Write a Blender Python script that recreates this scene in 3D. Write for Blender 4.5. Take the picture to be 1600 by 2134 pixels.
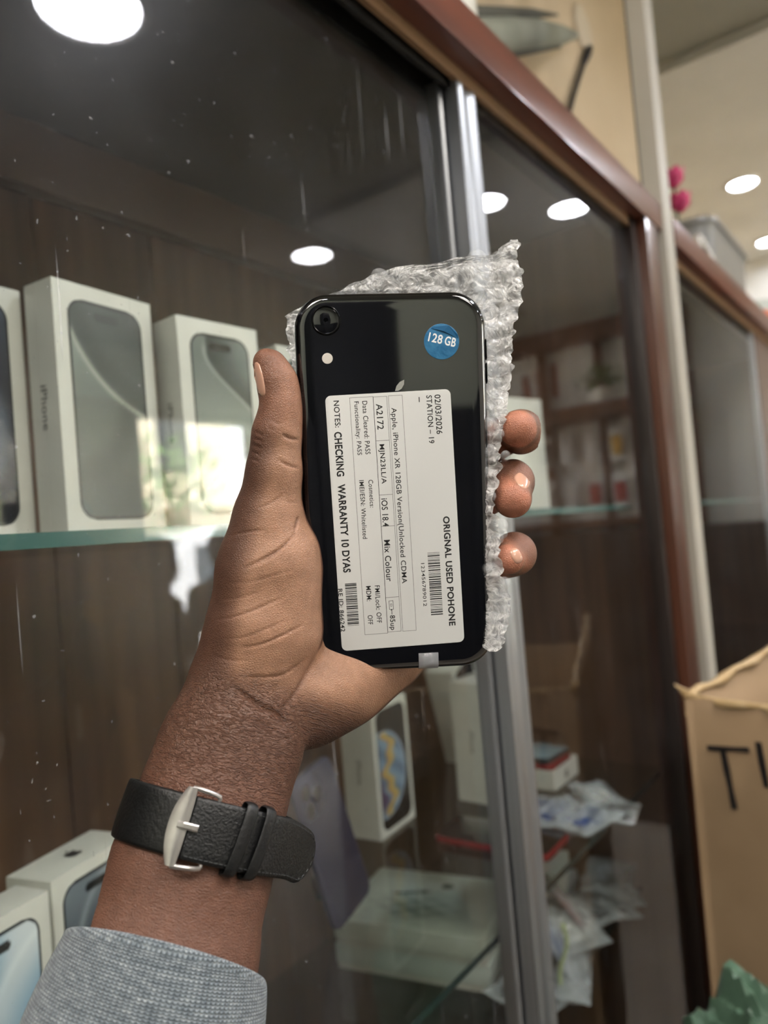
import bpy, bmesh, math, random
import numpy as np
from mathutils import Vector, Matrix

for o in list(bpy.data.objects): bpy.data.objects.remove(o)
SC = bpy.context.scene
COL = SC.collection
PI = math.pi

# ------------------------------------------------------------------ camera
FOC = 1550.0                       # focal length in pixels of the 1600x2134 frame
PITCH, ROLL = math.radians(1.8), math.radians(4.8)
EYE = np.array([0, 0, 1.35])
_F = np.array([0, math.cos(PITCH), math.sin(PITCH)])
_R0 = np.array([1.0, 0, 0]); _U0 = np.cross(_R0, _F)
_R = math.cos(ROLL)*_R0 - math.sin(ROLL)*_U0
_U = math.sin(ROLL)*_R0 + math.cos(ROLL)*_U0
cd = bpy.data.cameras.new('camera'); cam = bpy.data.objects.new('camera', cd); COL.objects.link(cam)
M = Matrix.Identity(4)
for i in range(3):
    M[i][0] = _R[i]; M[i][1] = _U[i]; M[i][2] = -_F[i]; M[i][3] = EYE[i]
cam.matrix_world = M
cd.sensor_fit = 'VERTICAL'; cd.sensor_height = 36; cd.sensor_width = 27
cd.lens = FOC/2134*36
cd.clip_start = 0.01
cd.dof.use_dof = True; cd.dof.focus_distance = 0.288; cd.dof.aperture_fstop = 7.5
SC.camera = cam

# ------------------------------------------------------------------ world and exposure
wd = bpy.data.worlds.new('overcast_sky'); SC.world = wd; wd.use_nodes = True
bg = wd.node_tree.nodes['Background']
bg.inputs[0].default_value = (0.93, 0.96, 1.0, 1); bg.inputs[1].default_value = 17.0
SC.view_settings.view_transform = 'Standard'; SC.view_settings.look = 'None'
SC.view_settings.gamma = 1; SC.view_settings.use_curve_mapping = False
SC.view_settings.exposure = 0.75
FILL_PANEL = 11.0      # radiance of the added ceiling fill panels
LAMP = 60.0        # radiance of the ceiling downlights

sd_ = bpy.data.lights.new('sun', 'SUN'); sd_.energy = 38; sd_.angle = math.radians(1.5); sd_.color = (1, .95, .86)
sun = bpy.data.objects.new('sun', sd_); COL.objects.link(sun)
sun.rotation_euler = Vector((-.803*-1*.55+.2, -.596*.55+.15, -.75)).to_track_quat('-Z', 'Y').to_euler()     # high over the shop, onto the street side

# ------------------------------------------------------------------ frames of reference
# showcase frame: s runs along the glass front (away to the right), q is depth behind the eye's own line
TH = math.radians(36.6)
u_ = np.array([math.sin(TH), math.cos(TH), 0]); b_ = np.array([-math.cos(TH), math.sin(TH), 0])
ROTS = math.atan2(u_[1], u_[0])           # rotation about Z whose X axis is the s direction
def SQ(s, q, z): return EYE*np.array([1, 1, 0]) + s*u_ + q*b_ + np.array([0, 0, z])
def ray(px, py): return _R*(px-800)/FOC - _U*(py-1067)/FOC + _F
def W(px, py, d): return EYE + ray(px, py)*d
def atz(px, py, z): d = ray(px, py); return EYE + d*((z-EYE[2])/d[2])
def atq(px, py, q): d = ray(px, py); return EYE + d*(q/(d@b_))
def c2w(P): P = np.asarray(P, float); return EYE + P[..., 0:1]*_R + P[..., 1:2]*_U + P[..., 2:3]*_F   # eye frame (right, up, ahead) to world
GQ = 0.32                                  # the glass front
def mirrored(px, py, z, q=GQ):
    P = atq(px, py, q); d = ray(px, py); d = d - 2*(d@b_)*b_
    return P + d*((z-P[2])/d[2])

# ------------------------------------------------------------------ materials
def lin(c):
    if isinstance(c, str):
        c = [int(c[i:i+2], 16)/255 for i in (0, 2, 4)]
    return tuple(x/12.92 if x <= .04045 else ((x+.055)/1.055)**2.4 for x in c)
MATS = {}
def mat(name, col='808080', rough=.5, metal=0, spec=.5, bump=0, bscale=200, mix=None, mscale=20, stretch=(1, 1, 1), coat=0,
        trans=0, alpha=1, sss=0, det=4, contrast=(.35, .65), coords='Object'):
    if name in MATS: return MATS[name]
    m = bpy.data.materials.new(name); m.use_nodes = True; nt = m.node_tree; n = nt.nodes; l = nt.links
    p = n['Principled BSDF']; p.inputs['Base Color'].default_value = (*lin(col), 1)
    p.inputs['Roughness'].default_value = rough; p.inputs['Metallic'].default_value = metal
    p.inputs['Specular IOR Level'].default_value = spec; p.inputs['Coat Weight'].default_value = coat
    p.inputs['Coat Roughness'].default_value = .05
    p.inputs['Transmission Weight'].default_value = trans; p.inputs['Alpha'].default_value = alpha
    if sss: p.inputs['Subsurface Weight'].default_value = sss; p.inputs['Subsurface Radius'].default_value = (.003, .0012, .0006); p.inputs['Subsurface Scale'].default_value = 1
    tc = n.new('ShaderNodeTexCoord'); mp = n.new('ShaderNodeMapping'); mp.inputs['Scale'].default_value = stretch
    l.new(tc.outputs[coords], mp.inputs['Vector'])
    if mix:
        t = n.new('ShaderNodeTexNoise'); t.inputs['Scale'].default_value = mscale; t.inputs['Detail'].default_value = det
        l.new(mp.outputs[0], t.inputs['Vector'])
        r = n.new('ShaderNodeValToRGB'); r.color_ramp.elements[0].position = contrast[0]; r.color_ramp.elements[1].position = contrast[1]
        r.color_ramp.elements[0].color = (*lin(col), 1); r.color_ramp.elements[1].color = (*lin(mix), 1)
        l.new(t.outputs['Fac'], r.inputs[0]); l.new(r.outputs[0], p.inputs['Base Color'])
    if bump:
        t = n.new('ShaderNodeTexNoise'); t.inputs['Scale'].default_value = bscale; t.inputs['Detail'].default_value = 5
        l.new(mp.outputs[0], t.inputs['Vector'])
        b = n.new('ShaderNodeBump'); b.inputs['Strength'].default_value = bump; b.inputs['Distance'].default_value = .001
        l.new(t.outputs['Fac'], b.inputs['Height']); l.new(b.outputs[0], p.inputs['Normal'])
    MATS[name] = m; return m
def emat(name, col, strength):
    if name in MATS: return MATS[name]
    m = bpy.data.materials.new(name); m.use_nodes = True; p = m.node_tree.nodes['Principled BSDF']
    p.inputs['Base Color'].default_value = (0, 0, 0, 1)
    p.inputs['Emission Color'].default_value = (*lin(col), 1); p.inputs['Emission Strength'].default_value = strength
    MATS[name] = m; return m
def vcmat(name, rough=.35, coat=0, spec=.5):
    if name in MATS: return MATS[name]
    m = bpy.data.materials.new(name); m.use_nodes = True; nt = m.node_tree; p = nt.nodes['Principled BSDF']
    a = nt.nodes.new('ShaderNodeAttribute'); a.attribute_name = 'print'; nt.links.new(a.outputs['Color'], p.inputs['Base Color'])
    p.inputs['Roughness'].default_value = rough; p.inputs['Coat Weight'].default_value = coat; p.inputs['Specular IOR Level'].default_value = spec
    MATS[name] = m; return m
def panemat(name, tint='f2f7f4', ior=1.6, smudge=.0, rough=0.0, dust=0.0):
    """thin sheet glass: clear with a Fresnel reflection; smudge = share of the reflection blurred by finger grease, dust = specks and wipe streaks"""
    if name in MATS: return MATS[name]
    m = bpy.data.materials.new(name); m.use_nodes = True; nt = m.node_tree; n = nt.nodes; l = nt.links
    n.remove(n['Principled BSDF']); out = n['Material Output']
    tr = n.new('ShaderNodeBsdfTransparent'); tr.inputs[0].default_value = (*lin(tint), 1)
    g = n.new('ShaderNodeBsdfGlossy'); g.inputs['Roughness'].default_value = rough
    if smudge:
        g2 = n.new('ShaderNodeBsdfGlossy'); g2.inputs['Roughness'].default_value = .28
        mg = n.new('ShaderNodeMixShader'); mg.inputs[0].default_value = smudge
        l.new(g.outputs[0], mg.inputs[1]); l.new(g2.outputs[0], mg.inputs[2]); g = mg
    fr = n.new('ShaderNodeFresnel'); fr.inputs['IOR'].default_value = ior
    ge = n.new('ShaderNodeNewGeometry'); sb = n.new('ShaderNodeMath'); sb.operation = 'SUBTRACT'; sb.inputs[0].default_value = 1
    l.new(ge.outputs['Backfacing'], sb.inputs[1])
    mu = n.new('ShaderNodeMath'); mu.operation = 'MULTIPLY'; l.new(fr.outputs[0], mu.inputs[0]); l.new(sb.outputs[0], mu.inputs[1])
    mx = n.new('ShaderNodeMixShader'); l.new(mu.outputs[0], mx.inputs[0]); l.new(tr.outputs[0], mx.inputs[1]); l.new(g.outputs[0], mx.inputs[2])
    last = mx
    if dust:
        tc = n.new('ShaderNodeTexCoord')
        mp = n.new('ShaderNodeMapping'); mp.inputs['Rotation'].default_value = (0, .45, 0); mp.inputs['Scale'].default_value = (260, 260, 9); l.new(tc.outputs['Object'], mp.inputs[0])
        t1 = n.new('ShaderNodeTexNoise'); t1.inputs['Scale'].default_value = 1; t1.inputs['Detail'].default_value = 1; l.new(mp.outputs[0], t1.inputs['Vector'])
        r1 = n.new('ShaderNodeValToRGB'); r1.color_ramp.elements[0].position = .74; r1.color_ramp.elements[1].position = .80; l.new(t1.outputs['Fac'], r1.inputs[0])
        t2 = n.new('ShaderNodeTexNoise'); t2.inputs['Scale'].default_value = 330; t2.inputs['Detail'].default_value = 0; l.new(tc.outputs['Object'], t2.inputs['Vector'])
        r2 = n.new('ShaderNodeValToRGB'); r2.color_ramp.elements[0].position = .80; r2.color_ramp.elements[1].position = .83; l.new(t2.outputs['Fac'], r2.inputs[0])
        t3 = n.new('ShaderNodeTexNoise'); t3.inputs['Scale'].default_value = 9; t3.inputs['Detail'].default_value = 6; l.new(tc.outputs['Object'], t3.inputs['Vector'])
        r3 = n.new('ShaderNodeValToRGB'); r3.color_ramp.elements[0].position = .45; r3.color_ramp.elements[1].position = .75; r3.color_ramp.elements[1].color = (.10, .10, .10, 1); l.new(t3.outputs['Fac'], r3.inputs[0])
        a1 = n.new('ShaderNodeMath'); a1.operation = 'ADD'; l.new(r1.outputs[0], a1.inputs[0]); l.new(r2.outputs[0], a1.inputs[1])
        a2 = n.new('ShaderNodeMath'); a2.operation = 'ADD'; l.new(a1.outputs[0], a2.inputs[0]); l.new(r3.outputs[0], a2.inputs[1])
        a3 = n.new('ShaderNodeMath'); a3.operation = 'MULTIPLY'; l.new(a2.outputs[0], a3.inputs[0]); a3.inputs[1].default_value = dust
        a4 = n.new('ShaderNodeMath'); a4.operation = 'MULTIPLY'; l.new(a3.outputs[0], a4.inputs[0]); l.new(sb.outputs[0], a4.inputs[1])
        df = n.new('ShaderNodeBsdfDiffuse'); df.inputs[0].default_value = (.75, .76, .8, 1)
        m2 = n.new('ShaderNodeMixShader'); l.new(a4.outputs[0], m2.inputs[0]); l.new(mx.outputs[0], m2.inputs[1]); l.new(df.outputs[0], m2.inputs[2]); last = m2
    l.new(last.outputs[0], out.inputs[0]); MATS[name] = m; return m

# ------------------------------------------------------------------ object helpers
def tag(o, label=None, cat=None, group=None, kind=None):
    if label: o['label'] = label
    if cat: o['category'] = cat
    if group: o['group'] = group
    if kind: o['kind'] = kind
    return o
def link(o, parent=None):
    COL.objects.link(o)
    if parent is not None: o.parent = parent
    return o
def empty(name, loc=(0, 0, 0), rz=0, mw=None):
    o = bpy.data.objects.new(name, None); o.empty_display_size = .02; COL.objects.link(o)
    if mw is not None: o.matrix_world = mw
    else: o.location = loc; o.rotation_euler = (0, 0, rz)
    return o
def me_obj(name, verts, faces, m, parent=None, smooth=False, loc=None):
    me = bpy.data.meshes.new(name); me.from_pydata([tuple(map(float, v)) for v in verts], [], [tuple(int(i) for i in f) for f in faces])
    me.validate(); me.update()
    if smooth: me.polygons.foreach_set('use_smooth', [True]*len(me.polygons))
    if m is not None:
        for mm in (m if isinstance(m, (list, tuple)) else [m]): me.materials.append(mm)
    o = bpy.data.objects.new(name, me); link(o, parent)
    if loc is not None: o.location = loc
    return o
def bm_obj(name, bm, m, parent=None, smooth=False, loc=None, rot=None):
    me = bpy.data.meshes.new(name); bm.to_mesh(me); bm.free()
    if smooth:
        me.polygons.foreach_set('use_smooth', [True]*len(me.polygons))
        try: me.set_sharp_from_angle(angle=math.radians(40))
        except Exception: pass
    for mm in (m if isinstance(m, (list, tuple)) else [m]): me.materials.append(mm)
    o = bpy.data.objects.new(name, me); link(o, parent)
    if loc is not None: o.location = loc
    if rot is not None: o.rotation_euler = rot
    return o
def bm_box(bm, lo, hi, bev=0, rot=None, cen=None):
    r = bmesh.ops.create_cube(bm, size=1); vs = r['verts']
    lo = Vector(lo); hi = Vector(hi)
    for v in vs: v.co = Vector([(lo[i]+hi[i])/2 + v.co[i]*(hi[i]-lo[i]) for i in range(3)])
    if bev:
        es = list({e for v in vs for e in v.link_edges})
        rr = bmesh.ops.bevel(bm, geom=es, offset=bev, segments=2, affect='EDGES', profile=.7)
        vs = list({v for f in rr['faces'] for v in f.verts} | {v for v in vs if v.is_valid})
    if rot is not None:
        c = Vector(cen) if cen is not None else (lo+hi)/2
        bmesh.ops.transform(bm, matrix=Matrix.Translation(c) @ rot @ Matrix.Translation(-c), verts=vs)
    return vs
def box(name, lo, hi, m, parent=None, bev=0, **k):
    bm = bmesh.new(); bm_box(bm, lo, hi, bev); return bm_obj(name, bm, m, parent, smooth=bool(bev), **k)
def tube_v(pts, r, n=10, closed=False):
    pts = [np.array(p, float) for p in pts]; V = []; Fc = []; N = len(pts)
    rs = r if hasattr(r, '__len__') else [r]*N
    t0 = pts[1]-pts[0]; a = np.cross(t0, [0, 0, 1.0])
    if np.linalg.norm(a) < 1e-6*np.linalg.norm(t0)+1e-12 or np.linalg.norm(a) < .05*np.linalg.norm(t0): a = np.cross(t0, [1.0, 0, 0])
    a /= np.linalg.norm(a)
    for i, p in enumerate(pts):
        t = pts[(i+1) % N]-pts[i-1] if closed else pts[min(i+1, N-1)]-pts[max(i-1, 0)]
        t = t/np.linalg.norm(t); a = a-t*(a@t); a /= np.linalg.norm(a); c = np.cross(t, a)
        for j in range(n):
            an = 2*PI*j/n; V.append(p+rs[i]*(math.cos(an)*a+math.sin(an)*c))
    for i in range(N if closed else N-1):
        i2 = (i+1) % N
        for j in range(n): Fc.append((i*n+j, i*n+(j+1) % n, i2*n+(j+1) % n, i2*n+j))
    if not closed: Fc.append(tuple(range(n))[::-1]); Fc.append(tuple((N-1)*n+j for j in range(n)))
    return V, Fc
def tube(name, pts, r, m, parent=None, n=10, closed=False):
    V, Fc = tube_v(pts, r, n, closed); return me_obj(name, V, Fc, m, parent, True)
def rr_outline(w, h, r, n=8):
    P = []
    for cx, cy, a0 in ((w/2-r, h/2-r, 0), (-w/2+r, h/2-r, 90), (-w/2+r, -h/2+r, 180), (w/2-r, -h/2+r, 270)):
        for i in range(n+1):
            a = math.radians(a0+90*i/n); P.append((cx+r*math.cos(a), cy+r*math.sin(a)))
    return P
def rr_loft(name, w, h, r, prof, m, parent=None, n=8, smooth=True, loc=None):
    """rounded rectangle lofted through (inset, z) rings and capped"""
    V = []; Fc = []; L = None
    for ins, z in prof:
        P = rr_outline(w-2*ins, h-2*ins, max(r-ins, 1e-5), n); L = len(P)
        V += [(x, y, z) for x, y in P]
    for k in range(len(prof)-1):
        for i in range(L): Fc.append((k*L+i, k*L+(i+1) % L, (k+1)*L+(i+1) % L, (k+1)*L+i))
    Fc.append(tuple(range(L))[::-1]); Fc.append(tuple((len(prof)-1)*L+i for i in range(L)))
    o = me_obj(name, V, Fc, m, parent, smooth, loc)
    if smooth:
        try: o.data.set_sharp_from_angle(angle=math.radians(35))
        except Exception: pass
    return o
def print_panel(name, w, h, r, paint, m, parent, nx=40, ny=80, z=0.0, loc=None, rot=None):
    V = []; C = []; Fc = []
    for j in range(ny+1):
        y = -h/2+h*j/ny; e = h/2-abs(y); hw = w/2
        if e < r: hw = w/2-r+math.sqrt(max(r*r-(r-e)**2, 0))
        for i in range(nx+1):
            x = (-1+2*i/nx)*hw; V.append((x, y, z)); C.append((x/w+.5, y/h+.5))
    for j in range(ny):
        for i in range(nx):
            a = j*(nx+1)+i; Fc.append((a, a+1, a+nx+2, a+nx+1))
    o = me_obj(name, V, Fc, m, parent, False, loc)
    if rot: o.rotation_euler = rot
    C = np.array(C); rgb = np.clip(paint(C[:, 0], C[:, 1]), 0, 1)
    rgb = np.where(rgb <= .04045, rgb/12.92, ((rgb+.055)/1.055)**2.4)
    at = o.data.color_attributes.new('print', 'FLOAT_COLOR', 'POINT')
    at.data.foreach_set('color', np.concatenate([rgb, np.ones((len(rgb), 1))], 1).astype(np.float32).ravel())
    return o
_tc = {}
def text_mesh(s, bold):
    if (s, bold) in _tc: return _tc[(s, bold)]
    c = bpy.data.curves.new('t', 'FONT'); c.body = s; c.size = 1; c.offset = bold; c.fill_mode = 'FRONT'; c.resolution_u = 4
    if len(s) > 1: c.space_character = 1.06
    o = bpy.data.objects.new('t', c); COL.objects.link(o); bpy.context.view_layer.update()
    dg = bpy.context.evaluated_depsgraph_get(); me = bpy.data.meshes.new_from_object(o.evaluated_get(dg))
    bpy.data.objects.remove(o); bpy.data.curves.remove(c)
    V = np.empty(len(me.vertices)*3); me.vertices.foreach_get('co', V); V = V.reshape(-1, 3)
    Fc = [tuple(p.vertices) for p in me.polygons]; _tc[(s, bold)] = (V, Fc); bpy.data.meshes.remove(me)
    return V, Fc
def text(s, x0, y0, w, h, m, parent, z=0, bold=.01, ang=0, name='lettering', org=None, M4=None):
    """letters fitted in the box w x h whose lower-left corner is x0, y0, then turned by ang about org"""
    V, Fc = text_mesh(s, bold); lo = V.min(0); hi = V.max(0)
    P = np.zeros_like(V); P[:, 0] = (V[:, 0]-lo[0])/(hi[0]-lo[0])*w; P[:, 1] = (V[:, 1]-lo[1])/(hi[1]-lo[1])*h
    if ang:
        c, sn = math.cos(ang), math.sin(ang); P = np.stack([P[:, 0]*c-P[:, 1]*sn, P[:, 0]*sn+P[:, 1]*c, P[:, 2]], 1)
    P[:, 0] += x0; P[:, 1] += y0; P[:, 2] = z
    o = me_obj(name, P, Fc, m, parent)
    if M4 is not None: o.matrix_local = M4
    return o
def smooth01(x, a, b): t = np.clip((x-a)/(b-a), 0, 1); return t*t*(3-2*t)
def mixc(a, b, t): t = np.asarray(t)[..., None]; return a*(1-t)+b*t
def rgb(h): return np.array([int(h[i:i+2], 16)/255 for i in (0, 2, 4)])
def const(c, U): return np.repeat(rgb(c)[None], len(U), 0)
random.seed(5); RNG = np.random.default_rng(7)

# ================================================================== STRUCTURE
SROT = Matrix.Rotation(ROTS, 4, 'Z')
def sbox(name, s0, s1, q0, q1, z0, z1, m, parent=None, bev=0):
    """a box given in showcase directions; its origin stands at its own base"""
    cs, cq = (s0+s1)/2, (q0+q1)/2
    bm = bmesh.new(); bm_box(bm, (s0-cs, q0-cq, 0), (s1-cs, q1-cq, z1-z0), bev)
    o = bm_obj(name, bm, m, None, smooth=bool(bev)); w = SQ(cs, cq, z0)
    mw = Matrix.Translation(Vector(w)) @ SROT
    if parent is not None: o.parent = parent; o.matrix_parent_inverse = Matrix.Identity(4); o.matrix_local = parent.matrix_world.inverted() @ mw
    else: o.matrix_world = mw
    return o
def case_frame(name, s, q, z): 
    e = empty(name, mw=Matrix.Translation(Vector(SQ(s, q, z))) @ SROT); return e
# note: +X of the frame is s, +Y of the frame is q
M_wall = mat('wall_paint_cream', 'c9b698', .7, mix='bfab8c', mscale=3, bump=.1, bscale=60)
M_white = mat('wall_paint_white', 'd8d8d2', .6, mix='cfcfc9', mscale=4)
M_ceil = mat('ceiling_paint', '9d9d92', .65, mix='94948a', mscale=3)
M_floor = mat('floor_tile', '8c857c', .35, mix='7d766d', mscale=5)
sm = lambda o: tag(o, kind='structure')
S0, S1, QL, QR, ZC, ZF = -1.6, 4.2, .80, -3.2, 2.62, -.22
sm(sbox('floor', S0, S1, QR, QL, ZF-.1, ZF, M_floor))
sm(sbox('ceiling', S0, S1, QR, QL, ZC, ZC+.1, M_ceil))
sm(sbox('wall_left', S0, S1, QL, QL+.1, ZF, ZC, M_wall))
sm(sbox('wall_far', S1, S1+.1, QR, QL, ZF, ZC, M_white))
sm(sbox('wall_back', S0-.1, S0, QR, QL, ZF, ZC, mat('wall_paint_greygreen', 'c4cbbe', .6)))
# street front: wide opening between s 1.9 and 3.5
sm(sbox('wall_right', S0, 2.38, QR-.1, QR, ZF, ZC, M_white))
sm(sbox('wall_right', 3.75, S1, QR-.1, QR, ZF, ZC, M_white))
sm(sbox('wall_right', 2.38, 3.75, QR-.1, QR, 2.25, ZC, M_white))
sm(sbox('trim_1', 2.38, 2.45, QR-.06, QR+.04, ZF, 2.25, mat('door_frame_paint', '4a3628', .5)))
sm(sbox('trim_2', 3.68, 3.75, QR-.06, QR+.04, ZF, 2.25, MATS['door_frame_paint']))
sm(sbox('trim_3', 2.38, 3.75, QR-.06, QR+.04, 2.2, 2.26, MATS['door_frame_paint']))
sm(sbox('ground', -6, 14, -14, QR-.1, ZF-.12, ZF-.02, mat('street_ground', 'b5aa98', .9, mix='a39783', mscale=2)))

# ------------------------------------------------------------------ downlights
M_lamp = emat('lamp_diffuser_glow', 'f4f6ff', LAMP)
M_trim = mat('lamp_trim_white', 'e6e6e4', .4)
def downlight(P, label, r=.085, z=ZC, cat='ceiling light', group=None):
    e = empty('ceiling_downlight', (P[0], P[1], z)); tag(e, label, cat, group)
    V = []; Fc = []; n = 32
    for rr, zz in ((r*1.22, 0), (r*1.2, -.008), (r*1.02, -.012), (r, -.004)):
        V += [(rr*math.cos(2*PI*i/n), rr*math.sin(2*PI*i/n), zz) for i in range(n)]
    for k in range(3):
        for i in range(n): Fc.append((k*n+i, k*n+(i+1) % n, (k+1)*n+(i+1) % n, (k+1)*n+i))
    me_obj('trim_ring', V, Fc, M_trim, e, True)
    V = [(r*math.cos(2*PI*i/n), r*math.sin(2*PI*i/n), -.004) for i in range(n)]
    me_obj('diffuser', V, [tuple(range(n))[::-1]], M_lamp, e)
    return e
P = mirrored(185, 12, ZC, GQ+.018); downlight(P, 'round ceiling light almost overhead, its glare large in the near glass', .115)
for (px, py, lb) in ((1010, 420, 'round ceiling light mirrored beside the aluminium strip'), (1186, 432, 'round ceiling light mirrored right of the aluminium strip, in the far pane'),
                     (650, 530, 'round ceiling light mirrored as a soft glow above the phone'), (1440, 681, 'round ceiling light mirrored in the second cabinet glass')):
    zc = ZC if px < 900 else ZC-.03
    P = mirrored(px, py, zc, GQ+.018 if px < 900 else GQ); downlight(P, lb, .085 if px < 900 else .075, z=zc)
for (s, q, lb) in ((-.7, -.5, 'round ceiling light behind the photographer near the showcases'), (-.7, -2.0, 'round ceiling light behind the photographer near the street side'),
                   (1.0, -2.2, 'round ceiling light in the street-side row, nearest'), (3.6, -1.9, 'round ceiling light in the street-side row, farthest')):
    downlight(SQ(s, q, ZC), lb, .075)
for (px, py, lb) in ((1545, 363, 'small bright ceiling light seen above the grey bin'), (1601, 487, 'bright ceiling light cut by the right edge of the photo')):
    d = ray(px, py); P = EYE + d*((ZC-EYE[2])/d[2])
    if (P-EYE)@b_ < QL-.1 and (P-EYE)@u_ < S1-.1: downlight(P, lb, .05, z=ZC-.03)

def fill_panel(s, q, label, w=.6):  # unseen fill light, added to brighten the hand and the room
    e = case_frame('ceiling_fill_panel', s, q, ZC); tag(e, label, 'ceiling light')
    box('panel_frame', (-w/2-.02, -w/2-.02, -.018), (w/2+.02, w/2+.02, 0), M_trim, e, .003)
    box('panel_diffuser', (-w/2, -w/2, -.020), (w/2, w/2, -.0185), emat('fill_panel_glow', 'fff6ea', FILL_PANEL), e)
fill_panel(.22, -.85, 'unseen square fill panel added on the ceiling above the photographer')
fill_panel(-.45, -1.9, 'unseen square fill panel added on the ceiling behind the photographer')
fill_panel(-.75, .05, 'unseen square fill panel added on the ceiling near the wall behind the photographer')
# unseen dark cupboards along the back wall, added and shaped for the phone's reflection
bc = case_frame('added_cupboards', S0+.2, -1.2, ZF); tag(bc, 'unseen row of dark cupboards added for the reflection in the phone', 'cupboard')
cdk = mat('cupboard_dark', '1d1e22', .4)
for k, (qa, qb, zt) in enumerate(((-2.9, -2.2, 1.36), (-2.2, -1.75, 1.36), (-1.75, -1.30, 1.36), (-1.30, -.85, 2.05), (-.85, -.15, 1.36))): sbox('cupboard_unit', S0+.005, S0+.40, qa+.004, qb-.004, ZF, zt, cdk, bc, .004)

# ================================================================== SHOWCASE
wood = mat('showcase_wood_brown', '644834', .38, mix='442f22', mscale=3, stretch=(14, 14, .7), contrast=(.3, .7), bump=.05, bscale=40)
rail_wood = mat('rail_wood_reddish', '6f3c2c', .3, mix='5d3226', mscale=6, stretch=(.6, 8, 8), coat=.25)
dark = mat('dark_slot', '16130f', .6)
tan = mat('tan_track_plastic', '8a6a4a', .45)
alu = mat('brushed_aluminium', 'b4b7bb', .40, metal=.85, mix='a2a5aa', mscale=40, stretch=(6, 6, .05))
pane = panemat('sliding_pane_glass', 'fbfdfc', 1.62, smudge=.12, dust=.22)
pane2 = panemat('sliding_pane_glass_far', 'fafcfb', 1.62, smudge=.06, dust=.12)
shelfglass = panemat('shelf_glass', 'f6faf8', 1.6)
gedge = mat('glass_cut_edge_teal', '3f6662', .2, spec=.6)
ZT, ZB, ZS1, ZS2, ZS3 = 1.752, .42, 1.366, .98, .80
BQ = .74
def showcase(s0, s1, label, first=True):
    e = case_frame('display_cabinet', (s0+s1)/2, GQ+.2, 0); tag(e, label, 'display cabinet')
    sb = lambda n, a, b, c, d, z0, z1, m, bev=0, par=None: sbox(n, a, b, c, d, z0, z1, m, e if par is None else par, bev)
    # back board in upright planks
    x = s0; i = 0
    while x < s1-.01:
        w = min(.145, s1-x); sb('back_board', x+.0008, x+w-.0008, BQ-.012-(i % 2)*.0006, BQ, ZB, ZT+.05, wood); x += w; i += 1
    sb('side_panel', s0-.02, s0, GQ+.03, BQ, ZB-.02, ZT+.06, wood)
    sb('side_panel', s1-.02, s1, GQ+.04, BQ, ZB-.02, ZT+.06, wood)
    sb('top_panel', s0-.02, s1, GQ+.02, BQ, ZT+.05, ZT+.07, mat('case_top_inside', '4c4640', .4))
    sb('bottom_panel', s0-.02, s1, GQ+.0, BQ, ZB-.02, ZB, wood)
    sb('cupboard_front', s0-.02, s1, GQ-.01, GQ+.01, ZF, ZB-.02, wood)
    # top rail: reddish face, dark groove, tan track, dark lip
    sb('top_rail', s0-.02, s1+.02, GQ-.026, GQ-.006, ZT+.016, ZT+.058, rail_wood, .002)
    sb('top_track', s0, s1, GQ-.006, GQ+.034, ZT+.020, ZT+.05, dark)
    sb('track_lip', s0, s1, GQ-.006, GQ-.001, ZT+.004, ZT+.020, tan)
    sb('track_lip', s0, s1, GQ+.004, GQ+.008, ZT+.000, ZT+.020, dark)
    sb('track_lip', s0, s1, GQ+.026, GQ+.030, ZT+.002, ZT+.020, dark)
    sb('bottom_track', s0, s1, GQ-.012, GQ+.03, ZB, ZB+.012, dark)
    return e, sb
CS0, CS1 = -.75, 1.13
case, sb = showcase(CS0, CS1, 'brown wooden display cabinet with glass fronts holding boxed phones')
sb('end_post', CS1-.055, CS1-.0, GQ-.024, GQ+.03, ZB-.02, ZT+.05, mat('post_wood_red', '5a3322', .3, mix='46291d', mscale=4, stretch=(10, 10, .5), coat=.3), .002)
sb('post_bead', CS1-.074, CS1-.056, GQ-.010, GQ+.02, ZB, ZT+.02, mat('post_bead_dark', '2a211e', .35), .002)
# wooden rail inside against the back board
sb('inner_rail', CS0, CS1-.02, BQ-.034, BQ-.013, ZT-.02, ZT+.05, mat('inner_rail_wood', '5b4638', .4), .002)
# sliding doors
def door(s0, s1, q, m, lead, both):
    g = sb('sliding_door', s0, s1, q, q+.005, ZB+.014, ZT+.01, m)
    return g
g1 = door(CS0+.02, .574, GQ+.018, pane, None, 0)
g2 = door(.595, CS1-.06, GQ, pane2, None, 0)
def strip(par, s, q0, q1, w):
    bpy.context.view_layer.update()
    # extruded channel: a ribbed face towards the room, one mesh
    prof = []; n = 26; d = q1-q0
    for i in range(n+1):
        t = i/n; x = -w/2+w*t; y = -.0016*(math.exp(-((t-.18)/.05)**2)+math.exp(-((t-.84)/.06)**2)) + .0022*math.exp(-((t-.5)/.2)**4)
        prof.append((x, -d/2+y))
    prof += [(w/2, d/2), (-w/2, d/2)]
    L = len(prof); h = ZT+.008-(ZB+.014)
    V = [(x, y, 0) for x, y in prof]+[(x, y, h) for x, y in prof]
    Fc = [(i, (i+1) % L, L+(i+1) % L, L+i) for i in range(L)]+[tuple(range(L))[::-1], tuple(range(L, 2*L))]
    o = me_obj('edge_channel', V, Fc, alu, par, True); o.data.set_sharp_from_angle(angle=math.radians(35))
    o.matrix_local = par.matrix_world.inverted() @ Matrix.Translation(Vector(SQ(s, (q0+q1)/2, ZB+.014))) @ SROT
strip(g1, .594, GQ+.013, GQ+.026, .020)
strip(g2, .607, GQ-.004, GQ+.009, .034)
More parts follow.
